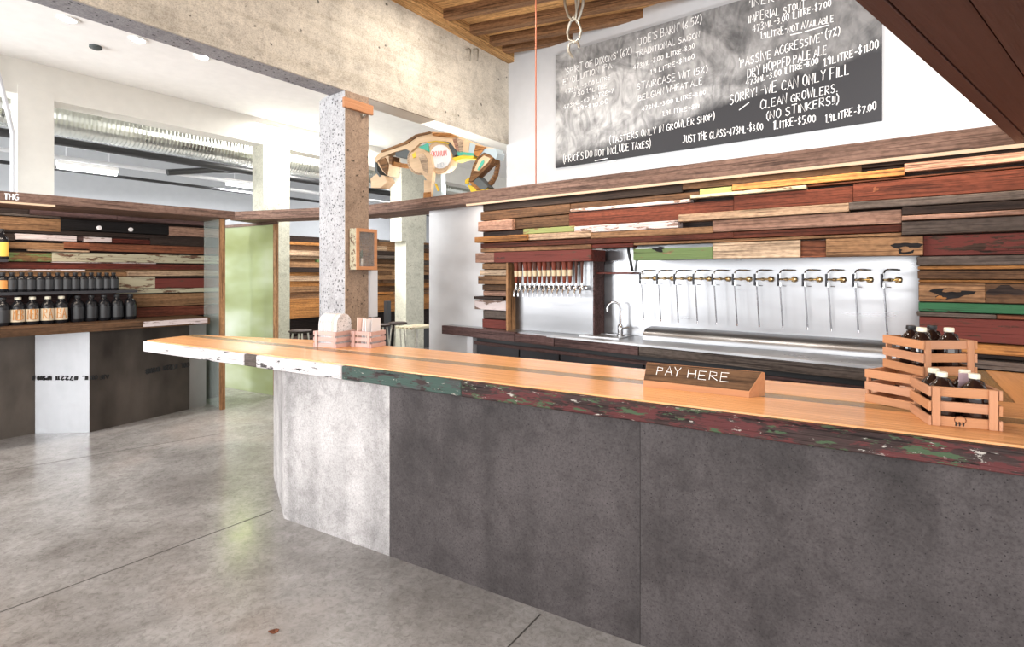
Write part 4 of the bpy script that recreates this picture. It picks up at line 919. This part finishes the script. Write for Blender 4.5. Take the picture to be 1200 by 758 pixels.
RB = math.radians(1); pB = up(1081, 441, ZT+.135).xy; cB = pB+Vector((.108, .108))
crate('wooden_crate', 'slatted cedar crate stacked on top of another, holding four dark bottles', V3(cB, ZT+.1355), RB, .216, .21, .136, ('cedar', 'cedar', 'cedarpink'), 'wooden growler crates')
def growler(label, c, cap='cap'):
    b = bottle('growler', label, .174, .038, c, 'amber', 'amber growlers in the crates', cap)
    c = Vector(c); n = Vector((-c.x, -c.y, 0)).normalized(); s_ = Vector((-n.y, n.x, 0))
    hp = [c+Z3*.150+s_*(.013+.013*math.sin(a))-Z3*(.014*(1-math.cos(a))) for a in [i*math.pi/6 for i in range(7)]]
    build('ring_handle', MB().tube(hp, .0032, 6), 'amber', b, None, True)
    return b
zA = ZT+.0078
for u, v, l in ((-.046, -.0385, 'amber growler with cream cap, front left in the nearest crate'), (.046, -.0385, 'amber growler with cream cap, front right in the nearest crate'), (-.046, .0385, 'amber growler with cream cap, back left in the nearest crate'), (.046, .0385, 'amber growler standing behind the lilac tag in the nearest crate')):
    growler(l, V3(cA+ax*u+ay*v, zA))
zB = ZT+.1355+.0078
for u, v, l, cp in ((-.052, -.034, 'amber growler with cream cap at the left of the upper crate', 'cap'), (-.034, .045, 'amber growler with black cap, rear one of the pair in the upper crate', 'blackplastic'), (.048, -.045, 'amber growler with cream cap at the right of the upper crate', 'cap'), (.054, .045, 'amber growler with black cap, behind the right one in the upper crate', 'blackplastic')):
    growler(l, V3(cB+Vector((u, v)), zB), cp)
# lilac tag behind the bottle
c = cA+ax*.045+ay*.0003
tag(build('paper_tag', MB().box(V3(c, ZT+.137), (.060, .0012, .075), RA_), 'tag', None, RA_, False, True), 'lilac paper tag standing behind the front right growler', 'tag')
# dark crate-side bottle at right
# ================================================================== PAY HERE BLOCK
q0, q1 = up(754, 452.75, ZT).xy, up(878, 466, ZT).xy
dd = (q1-q0).normalized(); dn = Vector((-dd.y, dd.x))
ph = thing('pay_sign', 'slant-faced wood block chalked PAY HERE on the bar top', 'sign', V3((q0+q1)/2, ZT), ang(dd))
prof = [(0, 0), (.075, 0), (.075, .100), (.064, .104), (.004, .028), (0, .024)]
mb = MB(); mb.sheet([V3(q0+dn*u, ZT+z) for u, z in prof], V3(dd, 0)*(q1-q0).length)
for v_ in mb.v:
    if (v_.xy-q0).dot(dd) > .2: v_ += V3(dd, 0)*((v_.xy-q0).dot(dn)*.75)
build('block', mb, 'cedar', ph)
sl = Vector((dn.x*.060, dn.y*.060, .076)); nn_ = V3(dn, 0)*-.076+Z3*.060; nn_.normalize()
P00 = V3(q0+dn*.004, ZT+.028); LL = (q1-q0).length
def onface(u, v, o=.0012): return P00+V3(dd, 0)*(u*LL)+sl*v+nn_*o
mb = MB().sheet([onface(.002, .02, .0004), onface(.998, .0, .0004), onface(1.098, .98, .0004), onface(.002, .98, .0004)], nn_*.0006); build('dark_face', mb, 'brown', ph)
mb = MB(); write(mb, 'PAY', (.12, -.38), (.38, -.36), .46, lambda x, y: onface(x, -y, .0018), .0018, .25); write(mb, 'HERE', (.43, -.36), (.84, -.34), .46, lambda x, y: onface(x, -y, .0018), .0018, .25)
build('chalk_letters', mb, 'chalk', ph)
# ================================================================== SMALL CRATES BY THE COLUMN
RL = ang(BD)+math.radians(6)
lxv, lyv = Vector((math.cos(RL), math.sin(RL))), Vector((-math.sin(RL), math.cos(RL)))
pL = up(374, 406.5, ZT).xy; cL = pL+lxv*.06+lyv*.09
crate('small_crate', 'small pale slatted crate packed with round paper coasters', V3(cL, ZT), RL, .215, .20, .115, ('pinkcrate',), 'small pale crates by the column')
pR = up(418, 407, ZT).xy; cR = pR+lxv*.035+lyv*.085
crate('small_crate', 'small pale slatted crate of folded leaflets beside the coaster crate', V3(cR, ZT), RL, .185, .17, .115, ('pinkcrate',), 'small pale crates by the column')
M['marble'] = concrete('printed_card', (0.84, 0.82, 0.82), pores=0.18, poresize=55, mott=0.05)
pr = None
for k in range(10):
    c = cL+lxv*(-.078+.0172*k)
    r = .0815-.004*(k % 3 == 1)
    pts = [V3(c+lyv*(r*math.cos(a)*.95), ZT+.010+.150+r*math.sin(a)) for a in [i*math.pi/12 for i in range(13)]]
    pts += [V3(c-lyv*r*.95, ZT+.008), V3(c+lyv*r*.95, ZT+.008)]
    if pr is None:
        pr = tag(build('paper_coaster', MB().sheet(pts, V3(lxv, 0)*.0135), 'marble', None, RL, False, True), 'round-topped printed card standing in the left small crate', 'card', 'round-topped cards in the left small crate')
        pr_c = c
        pr_p = tag(build('paper_coaster', MB().sheet([p_+V3(lxv, 0)*.0172*7 for p_ in pts], V3(lxv, 0)*.0135), 'paperpink', None, RL, False, True), 'pale pink round-topped card among the white ones', 'card', 'round-topped cards in the left small crate')
    elif k != 7:
        o = pr.copy(); COL.objects.link(o); o.location = pr.location+V3(c-pr_c, 0)
for k in range(7):
    c = cR+lxv*(-.060+.0195*k)+lyv*(-.02 if k % 2 else .02); ti = R.uniform(-.12, .12); w_ = .05
    d = Vector((lxv.x*math.cos(.5)+lyv.x*math.sin(.5)*(-1)**k, lxv.y*math.cos(.5)+lyv.y*math.sin(.5)*(-1)**k)); hgt = R.uniform(.185, .215)
    lean = lxv*(ti*.09)
    pts = [V3(c-lxv*.006+lyv*w_, ZT+.008), V3(c-lxv*.006-lyv*w_, ZT+.008), V3(c+lean-lyv*w_, ZT+.008+hgt), V3(c+lean+lyv*w_*.9, ZT+.008+hgt-.01)]
    tag(build('folded_leaflet', MB().sheet(pts, V3(lxv, 0)*.004), 'paperpink' if k in (1, 4) else 'paper', None, RL, False, True), ('pale pink' if k in (1, 4) else 'white')+' folded leaflet standing in the right small crate', 'leaflet', ('pink' if k in (1, 4) else 'white')+' leaflets in the right small crate')
# ================================================================== ON THE COLUMN AND BEAM
AF = LA
def cbox(name, x0, x1, z0, z1, a0, a1, mat, par=None, ch=0):
    b0 = pl(x0, HY, A, a0).xy.dot(B); b1 = pl(x1, HY, A, a0).xy.dot(B)
    return build(name, MB().prism([pab(a0, b0), pab(a0, b1), pab(a1, b1), pab(a1, b0)], z0, z1), mat, par, ang(B) if not par else None)
af = AF-.115
z1 = pl(430, 268, A, af).z; z0 = pl(430, 316, A, af).z
b0 = pl(418, HY, A, af).xy.dot(B); b1 = pl(442, HY, A, af).xy.dot(B)
cs = thing('display_case', 'small wooden display case with glass front fixed to the column', 'display case', V3(pab(af+.05, (b0+b1)/2), z0), ang(B))
def cp(nm, u0, u1, za, zb2, a0, a1, mat, par=cs): return build(nm, MB().prism([pab(a0, u0), pab(a0, u1), pab(a1, u1), pab(a1, u0)], za, zb2), mat, par)
cp('back_panel', b0, b1, z0, z1, AF-.012, AF-.001, 'tan')
cp('side_panel', b0, b0+.012, z0, z1, af+.012, AF-.012, 'mottle'); cp('side_panel', b1-.012, b1, z0, z1, af+.012, AF-.012, 'tan')
cp('top_panel', b0+.012, b1-.012, z1-.012, z1, af+.012, AF-.012, 'tan'); cp('bottom_panel', b0+.012, b1-.012, z0, z0+.012, af+.012, AF-.012, 'tan')
fr = .03
mb = MB()
for u0, u1, za, zb2 in ((b0, b0+fr, z0, z1), (b1-fr, b1, z0, z1), (b0+fr, b1-fr, z1-fr, z1), (b0+fr, b1-fr, z0, z0+fr)): mb.prism([pab(af, u0), pab(af, u1), pab(af+.0115, u1), pab(af+.0115, u0)], za, zb2)
build('front_frame', mb, 'cedar', cs)
cp('glass', b0+fr, b1-fr, z0+fr, z1-fr, af+.003, af+.006, 'boxglass')
pc = pab(AF-.055, b0+(b1-b0)*.42)
pp = thing('potted_plant', 'tiny plant in a metal pot inside the display case', 'plant', V3(pc, z0+.012))
build('pot', MB().lathe(V3(pc, z0+.0125), [(.020, 0), (.026, .02), (.028, .085), (.024, .09)], 12), 'iron', pp, None, True)
mb = MB()
for k in range(9):
    a = k*2.4; c = V3(pc, z0+.095); d = Vector((math.cos(a)*.012, math.sin(a)*.012, .05+.02*(k % 3))); mb.tube([c-Z3*.01, c+d*.6, c+d], [.003, .005, .001], 5)
build('foliage', mb, 'leaf', pp)
# conduit plate below the case
zz0, zz1 = pl(438, 372, A, AF-.03).z, pl(438, 318, A, AF-.03).z
cd = cbox('conduit_cover', 434, 442.5, max(zz0, 1.2), z0-.004, AF-.03, AF-.001, 'conduit'); tag(cd, 'flat grey metal cover strip on the column below the display case', 'cover strip')
wp = cbox('wood_block', 403.5, 437.5, pl(405, 125, A, AF-.03).z, pl(405, 113.5, A, AF-.03).z, AF-.03, AF-.001, 'cedar'); tag(wp, 'orange wood block fixed across the column under the beam', 'wood block')
c = pl(424, 136, A, AF); tag(build('old_bolt', MB().tube([c, c-V3(A, 0)*.03, c-V3(A, 0)*.035, c-V3(A, 0)*.05], [.018, .018, .010, .010], 8), 'iron', None, None, True), 'rusty bolt stub on the column below the wood block', 'bolt')
for x, l in ((546, 'left one of two bent steel stubs on the beam'), (555, 'right one of two bent steel stubs on the beam')):
    c = pl(x, 58, A, AF); d = V3(A, 0)*-1
    tag(build('steel_stub', MB().tube([c, c+d*.05, c+d*.07-Z3*.02, c+d*.06-Z3*.14], .009, 8), 'iron', None, None, True), l, 'steel stub', 'bent stubs on the beam')
# red-brown cable and chain
p = plxz(628, ZL1, B, 4.0)
tag(build('hanging_cable', MB().tube([p, V3(p.xy, ZC2-.02)], .0065, 8), 'redcable', None, None, True), 'thin red-brown cable running from the ceiling to the ledge', 'cable')
ch = thing('hanging_chain', 'rusty iron chain hanging from the ceiling in front of the chalkboard', 'chain', V3(pl(672, 10, B, 4.3).xy, 3.4))
def chp(x, y): return pl(x, y, B, 4.3)
def link(pts, r=.013): return build('chain_link', MB().tube([chp(*q) for q in pts], r, 8, True), 'iron', ch, None, True)
link([(664, -40), (661, -20), (662, 5), (666, 18), (671, 24), (675, 22), (676, 14), (674, -10), (670, -38)])
link([(682, -40), (684, -10), (683, 6), (679, 20), (676, 27), (674, 22), (678, 5), (678, -38)])
link([(672, 20), (678, 26), (681, 36), (679, 45), (673, 50), (667, 46), (665, 38), (668, 27)])
build('hook', MB().tube([chp(*q) for q in [(679, 56), (677, 50), (672, 48), (667, 52), (666, 59), (669, 65), (672, 68)]], [.012, .013, .014, .014, .014, .013, .008], 8), 'iron', ch, None, True)
tag(build('chain_rod', MB().tube([chp(668, -36), V3(chp(668, -36).xy, ZC2-.001)], .012, 8), 'iron', ch, None, True), None)
# ================================================================== SCRAP-WOOD BISON
st = thing('bison_statue', 'bison sculpture pieced together from painted wood scraps, on the ledge', 'sculpture', V3(plxz(510, 0, B, 3.97).xy, ZL1), RZA)
def sq(zx, zy, dw=0.0, foot=False):
    p = pl(400+zx*.18467, 100+zy*.18467, B, 3.97+dw)
    return p
M['scrap_teal'] = plain('teal_paint', (0.06, 0.38, 0.28), .6); M['scrap_yellow'] = plain('yellow_paint', (0.75, 0.52, 0.03), .6); M['scrap_blue'] = plain('blue_grey_paint', (0.36, 0.43, 0.46), .6); M['scrap_dark'] = plain('charcoal_paint', (0.075, 0.085, 0.085), .6); M['sack'] = plain('printed_white', (0.82, 0.80, 0.80), .8); M['scrap_red'] = plain('red_print', (0.6, 0.12, 0.1), .7); M['scrap_pale'] = wood('scrap_pale', (0.66, 0.48, 0.31), rough=.48); M['scrap_brown'] = wood('scrap_brown', (0.24, 0.12, 0.05))
def piece(nm, pts, mat, w0=-.07, w1=.07, par=None):
    P = [sq(*q, w0) for q in pts]
    return build(nm, MB().sheet(P, V3(B, 0)*(w1-w0)), mat, par or st)
def floorpiece(nm, top, mat, w0, w1):   # a leg piece whose last two points stand on the ledge
    P = [sq(*q, w0) for q in top]; P[-1].z = ZL1; P[-2].z = ZL1
    return build(nm, MB().sheet(P, V3(B, 0)*(w1-w0)), mat, st)
ba = piece('back', [(208, 465), (240, 430), (330, 392), (400, 368), (450, 330), (490, 306), (580, 294), (690, 302), (760, 330), (900, 385), (975, 398), (992, 430), (985, 455), (950, 440), (830, 395), (700, 345), (580, 325), (490, 345), (420, 400), (330, 425), (250, 460), (222, 490)], 'scrap_pale', -.10, -.02)
piece('back_strip', [(250, 415), (400, 358), (470, 312), (560, 292), (580, 300), (480, 325), (410, 372), (255, 425)], 'scrap_brown', -.115, -.102, ba)
piece('back_strip', [(575, 300), (690, 304), (740, 330), (690, 326), (580, 322)], 'orange', -.115, -.102, ba)
piece('shoulder', [(405, 400), (480, 340), (580, 320), (700, 340), (720, 400), (690, 360), (600, 350), (500, 365), (440, 420)], 'scrap_pale', -.13, -.101)
piece('neck_block', [(338, 405), (412, 400), (435, 410), (420, 462), (345, 452)], 'scrap_dark', -.08, .08)
piece('neck_strip', [(312, 472), (350, 490), (440, 500), (436, 525), (330, 512), (305, 500)], 'orange', -.06, .06)
hd_ = piece('head', [(222, 475), (265, 440), (305, 450), (310, 500), (290, 572), (262, 545), (238, 510)], 'scrap_pale', -.08, .08)
piece('cheek', [(232, 480), (275, 458), (295, 500), (288, 570), (260, 535)], 'scrap_brown', -.095, -.081, hd_)
piece('face_strip', [(208, 465), (222, 470), (228, 540), (250, 575), (240, 580), (214, 545)], 'scrap_dark', -.07, .07, hd_)
piece('muzzle', [(185, 590), (225, 560), (275, 575), (290, 610), (250, 650), (190, 650)], 'scrap_pale', -.06, .06, hd_)
piece('horn', [(300, 455), (325, 450), (318, 500), (304, 498)], 'scrap_brown', -.085, .02, hd_)
def disc(cx, cy, rx, ry, n=22): return [(cx+rx*math.cos(2*math.pi*k/n), cy+ry*math.sin(2*math.pi*k/n)) for k in range(n)]
be = piece('belly', disc(622, 455, 84, 96), 'scrap_pale', -.11, -.02)
lb_ = piece('sack_label', disc(628, 452, 66, 76), 'sack', -.118, -.111, be)
mb = MB(); 
for tx, q0_, q1_, h in (('OWMM', (570, 445), (670, 440), 34), ('NRE', (590, 480), (660, 475), 20)): pass
write(mb, 'OKUNUM', (572, 452), (672, 446), 34, lambda x, y: sq(x, y, -.119), .004, .1); build('red_print', mb, 'scrap_red', lb_)
mb = MB(); write(mb, 'LINEN', (590, 525), (664, 512), 24, lambda x, y: sq(x, y, -.119), .003, .1); build('grey_print', mb, 'scrap_blue', lb_)
rg = MB().tube([sq(*q, -.10) for q in disc(625, 455, 78, 100)], .016, 6, True); build('belly_rim', rg, 'scrap_pale', be)
piece('green_patch', [(490, 392), (548, 366), (556, 420), (530, 410)], 'scrap_teal', -.125, -.112, be)
piece('yellow_strip', [(540, 352), (600, 345), (680, 365), (680, 374), (600, 356), (548, 364)], 'scrap_yellow', -.125, -.112, be)
che = piece('chest', disc(500, 475, 78, 90), 'scrap_pale', -.10, -.02)
build('chest_rim', MB().tube([sq(*q, -.10) for q in disc(500, 475, 76, 88)], .013, 6, True), 'cream', che)
piece('yellow_patch', [(448, 440), (470, 420), (478, 450), (455, 462)], 'scrap_yellow', -.112, -.101, che)
lg = piece('leg', [(468, 425), (520, 408), (566, 440), (580, 520), (572, 612), (545, 605), (500, 540)], 'scrap_pale', -.15, -.101)
piece('leg_inlay', [(488, 445), (520, 430), (548, 470), (550, 560), (520, 540)], 'cream', -.158, -.151, lg)
floorpiece('leg', [(524, 600), (572, 608), (566, 690), (556, 712), (522, 712)][0:3]+[(560, 712), (526, 712)], 'scrap_pale', -.14, -.10)
floorpiece('hoof', [(522, 680), (566, 676), (566, 712), (520, 712)], 'orange', -.148, -.141)
lg2 = floorpiece('leg', [(582, 555), (632, 550), (636, 700), (584, 700)], 'scrap_blue', .02, .09)
piece('yellow_strip', [(590, 620), (602, 622), (622, 668), (610, 672)], 'scrap_yellow', .012, .019, lg2)
for pts, mt in (([(665, 352), (692, 346), (738, 438), (712, 448)], 'scrap_dark'), ([(698, 345), (728, 338), (752, 425), (738, 430)], 'pink'), ([(732, 338), (772, 346), (772, 425), (752, 428)], 'cream'), ([(774, 348), (814, 362), (806, 430), (774, 428)], 'scrap_pale'),
                ([(735, 418), (840, 430), (838, 448), (738, 446)], 'scrap_teal'), ([(816, 362), (852, 376), (838, 442), (808, 432)], 'scrap_blue'), ([(852, 378), (915, 392), (868, 455), (838, 440)], 'orange'), ([(702, 460), (780, 440), (838, 448), (836, 464), (768, 466), (722, 482)], 'scrap_yellow')):
    piece('flank_slat', pts, mt, -.118, -.02)
piece('rump', [(860, 400), (975, 398), (992, 430), (980, 470), (945, 440), (905, 425), (870, 455), (850, 440)], 'scrap_blue', -.112, .0)
th_ = piece('thigh', [(808, 610), (838, 500), (862, 460), (910, 428), (965, 448), (945, 500), (885, 560), (830, 610)], 'scrap_brown', -.11, -.03)
piece('thigh_inlay', [(842, 540), (872, 470), (905, 445), (945, 462), (930, 490), (870, 545)], 'scrap_pale', -.118, -.111, th_)
piece('green_patch', [(862, 535), (890, 480), (905, 475), (905, 490), (872, 540)], 'scrap_teal', -.125, -.1185, th_)
piece('shin', [(822, 598), (866, 578), (930, 645), (905, 662), (880, 655)], 'scrap_dark', -.10, .0)
piece('shin', [(812, 612), (832, 604), (890, 664), (860, 668)], 'orange', -.09, .0)
piece('leg', [(782, 628), (800, 585), (826, 590), (822, 640), (790, 640)], 'scrap_blue', -.02, .06)
piece('yellow_strip', [(785, 600), (812, 585), (808, 625), (785, 622)], 'scrap_yellow', -.03, -.021)
floorpiece('hoof', [(800, 630), (850, 650), (925, 645), (930, 690), (830, 690)], 'scrap_yellow', -.085, .05)
build('tail', MB().tube([sq(*q) for q in [(975, 410), (990, 450), (993, 510), (980, 570), (955, 615), (925, 645), (905, 660)]], [.03, .026, .024, .026, .028, .028, .02], 8), 'scrap_brown', st, None, True)
# ================================================================== FAR ROOM
AC = 8.75
pc_ = plxz(420, 0, A, AC).xy
fw = thing('plank_wall', 'far wall of warm mixed boards seen under the header', 'wood cladding', V3(pc_, 0), ang(B))
bmin, bmax = plxz(318, 0, A, AC).xy.dot(B), plxz(512, 0, A, AC).xy.dot(B)
bsp = plxz(405, 0, A, AC).xy.dot(B)
RR = random.Random(3)
for (u0, u1, top) in ((bmin, bsp, 2.19), (bsp, bmax, 2.33)):
    z = top
    while z > 1.16:
        h = RR.choice((.05, .06, .08, .09, .10)); u = u0
        while u < u1-.05:
            ln = RR.uniform(.7, 1.6); v = min(u1, u+ln)
            if u1-v < .35: v = u1
            pr_ = RR.choice((0, .02, .05, .08)); mt = RR.choice(('tan', 'brown', 'dark', 'orange', 'tan', 'orange', 'grey', 'green', 'pale', 'brown', 'orange', 'tan'))
            c = pab(AC+.03-pr_/2, (u+v)/2); build('board', MB().box((c.x, c.y, z-h/2), (v-u-.004, .06+pr_, h-.004), ang(B)), mt, fw)
            u = v
        z -= h
build('backing_panel', MB().prism([pab(AC+.062, bmin), pab(AC+.062, bmax), pab(AC+.1, bmax), pab(AC+.1, bmin)], 0, 2.3), 'dark', fw)
bn = thing('bench', 'long orange-backed bench along the far board wall', 'bench', V3(pab(AC-.2, (bmin+bmax)/2), 0), ang(B))
build('backrest', MB().prism([pab(AC-.12, bmin), pab(AC-.12, bmax), pab(AC-.03, bmax), pab(AC-.03, bmin)], .80, 1.15), 'orange', bn)
build('seat', MB().prism([pab(AC-.55, bmin), pab(AC-.55, bmax), pab(AC-.12, bmax), pab(AC-.12, bmin)], .42, .48), 'dark', bn)
build('seat_base', MB().prism([pab(AC-.45, bmin), pab(AC-.45, bmax), pab(AC-.03, bmax), pab(AC-.03, bmin)], 0, .42), 'blackplastic', bn)
def stool(label, x, y, z, a):
    p = plxz(x, 0, A, a); o = Vector((p.x, p.y, 0)); t = thing('bar_stool', label, 'stool', o, 0.3, 'stools in the far room')
    build('seat', MB().lathe(o+Z3*.70, [(.15, 0), (.17, .01), (.17, .03), (.14, .04)], 20), 'dark', t, None, True)
    for k in range(4):
        d = Vector((math.cos(k*math.pi/2+.6), math.sin(k*math.pi/2+.6), 0)); build('leg', MB().tube([o+d*.19, o+d*.11+Z3*.70], .013, 8), 'iron', t, None, True)
    build('foot_ring', MB().tube([o+Vector((math.cos(k*.4488)*.165, math.sin(k*.4488)*.165, .22)) for k in range(14)], .008, 6, True), 'iron', t, None, True)
stool('dark round stool right of the column, left of the black post', 446, 0, 0, 7.1); stool('dark round stool right of the black post in the far room', 466, 0, 0, 7.15); stool('dark round stool seen left of the bar column', 352, 0, 0, 7.35)
p = plxz(454, 0, A, 7.55); tag(build('black_post', MB().box((p.x, p.y, .55), (.09, .09, 1.1), ang(B)), 'blackplastic', None, ang(B), False, True), 'square black post in front of the far bench', 'post')
p = plxz(488, 0, A, 6.3); tb = thing('small_table', 'small pale table in front of the far column', 'table', (p.x, p.y, 0), ang(B))
build('tabletop', MB().box((p.x, p.y, .735), (.55, .4, .03), ang(B)), 'mottle', tb); build('pedestal', MB().tube([p*1.0, Vector((p.x, p.y, .72))], .03, 10), 'iron', tb, None, True); build('foot', MB().lathe((p.x, p.y, 0), [(.22, 0), (.22, .012), (.04, .03)], 18), 'iron', tb, None, True)
# steel end sheet between the opening and the plank wall
es = build('steel_sheet_wall', MB().prism(wpoly(503, 567, 3.955, 3.975), 0, ZL0), 'milky', None, RZA); tag(es, 'tall bright galvanised sheet closing the left end of the tap wall', 'steel sheet')
# duct, pipes, lights in the room beyond the white beam
prof = []; n = 330; b_0, b_1 = -3.0, 14.3
pts = []; rr = []
for k in range(n*2):
    pts.append(V3(pab(9.0, b_0+(b_1-b_0)*k/(n*2)), 3.72)); rr.append(.265 if k % 2 else .252)
tag(build('spiral_duct', MB().tube(pts, rr, 24), 'duct', None, ang(B), False), 'big ribbed spiral air duct seen through the high openings', 'duct')
def pipe(nm, lab, a, z, b0, b1, r, mat): tag(build(nm, MB().tube([V3(pab(a, b0), z), V3(pab(a, b1), z)], r, 10), mat, None, ang(B), True), lab, 'pipe')
pipe('black_pipe', 'thick black pipe running under the spiral duct', 8.75, 3.33, -3, 14, .055, 'blackplastic')
pipe('thin_pipe', 'thin dark pipe running lowest, beside the tube lights', 9.6, 3.10, -3, 14, .025, 'blackplastic')
pipe('cable_tray', 'pale conduit pipe between the two dark pipes', 9.3, 3.22, -3, 14, .03, 'conduit')
c0, c1 = pl(196, 202, A, 9.2), pl(250, 199, A, 9.2)
tag(build('black_branch_pipe', MB().tube([c0, c1, c1+V3(B, 0)*.5+Z3*.06], .05, 10), 'blackplastic', None, None, True), 'short thick black branch pipe with an open end', 'pipe')
def tube_light(x0, x1, y, lab):
    p, q = pl(x0, y, A, 9.5), pl(x1, y, A, 9.5); q.z = p.z
    t = thing('tube_light', lab, 'light', p, ang(B), 'fluorescent tube lights in the next room')
    build('housing', MB().tube([p+Z3*.06, q+Z3*.06], .045, 6), 'whiteceil', t, None)
    build('tube', MB().tube([p+(q-p)*.02, p+(q-p)*.98], .025, 8), 'lamp', t, None, True)
    for k in (.15, .85):
        c = p+(q-p)*k; build('hanger', MB().tube([c+Z3*.09, V3(c.xy, 4.6)], .006, 6), 'conduit', t)
    l = bpy.data.lights.new('tube_glow', 'AREA'); l.shape = 'RECTANGLE'; l.size = (q-p).length; l.size_y = .1; l.energy = 110
    o = bpy.data.objects.new('tube_glow', l); COL.objects.link(o); c = (p+q)/2; o.location = (c.x, c.y, p.z-.04); o.rotation_euler = (0, 0, ang(B))
tube_light(66, 138, 195, 'glowing fluorescent tube light in the left high opening'); tube_light(264, 330, 215, 'glowing fluorescent tube light near the right end of the high opening'); tube_light(440, 500, 216, 'glowing tube light seen right of the bar column')
p = plxz(15, 0, A, 7.72); q = pl(6, 118, A, 7.72)
tag(build('wall_conduit', MB().tube([q+Z3*.5-V3(B, 0)*.1, q, Vector((p.x*.35+q.x*.65, p.y*.35+q.y*.65, q.z-.12)), Vector((p.x, p.y, q.z-.35)), Vector((p.x, p.y, 0.0))], .022, 8), 'conduit', None, None, True), 'pale bent conduit pipe running down left of the first white column', 'pipe')
# downlights and smoke detector on the white ceiling
def ceil_at(x, y): d = F*(ZC1-H)/(HY-y); return Vector(((x-CX)/F*d, d, ZC1))
dl = None
for (x, y), lab in zip(((80, 22), (162, 46), (237, 66)), ('recessed ceiling downlight, leftmost of the three', 'recessed ceiling downlight, middle of the three', 'recessed ceiling downlight, nearest the concrete beam')):
    p = ceil_at(x, y)
    t = thing('downlight', lab, 'light', p, 0, 'ceiling downlights')
    build('trim_ring', MB().lathe(p-Z3*.012, [(.075, 0), (.085, .004), (.085, .0115), (.07, .0118)], 20), 'whiteceil', t, None, True)
    build('lens', MB().lathe(p-Z3*.016, [(.055, 0), (.06, .003), (.06, .004)], 18), 'lamp', t, None, True)
    l = bpy.data.lights.new('downlight_glow', 'SPOT'); l.energy = 60; l.spot_size = 2.2; l.spot_blend = .8; l.shadow_soft_size = .08
    o = bpy.data.objects.new('downlight_glow', l); COL.objects.link(o); o.location = p-Z3*.03
p = ceil_at(112, 54); tag(build('smoke_detector', MB().lathe(p-Z3*.035, [(.03, 0), (.055, .012), (.055, .0345)], 18), 'scrap_dark', None, None, True), 'small dark round sensor on the white ceiling', 'sensor')
# scrap of dry leaf on the floor
p = up(320, 740, .002)
tag(build('dry_leaf', MB().sheet([p+Vector((.022*math.cos(a)*(1+.3*math.sin(3*a)), .013*math.sin(a), .004*math.sin(2*a))) for a in [i*.5236 for i in range(12)]], Z3*.003), 'rust'), 'little red-brown dry leaf on the bare floor', 'leaf')
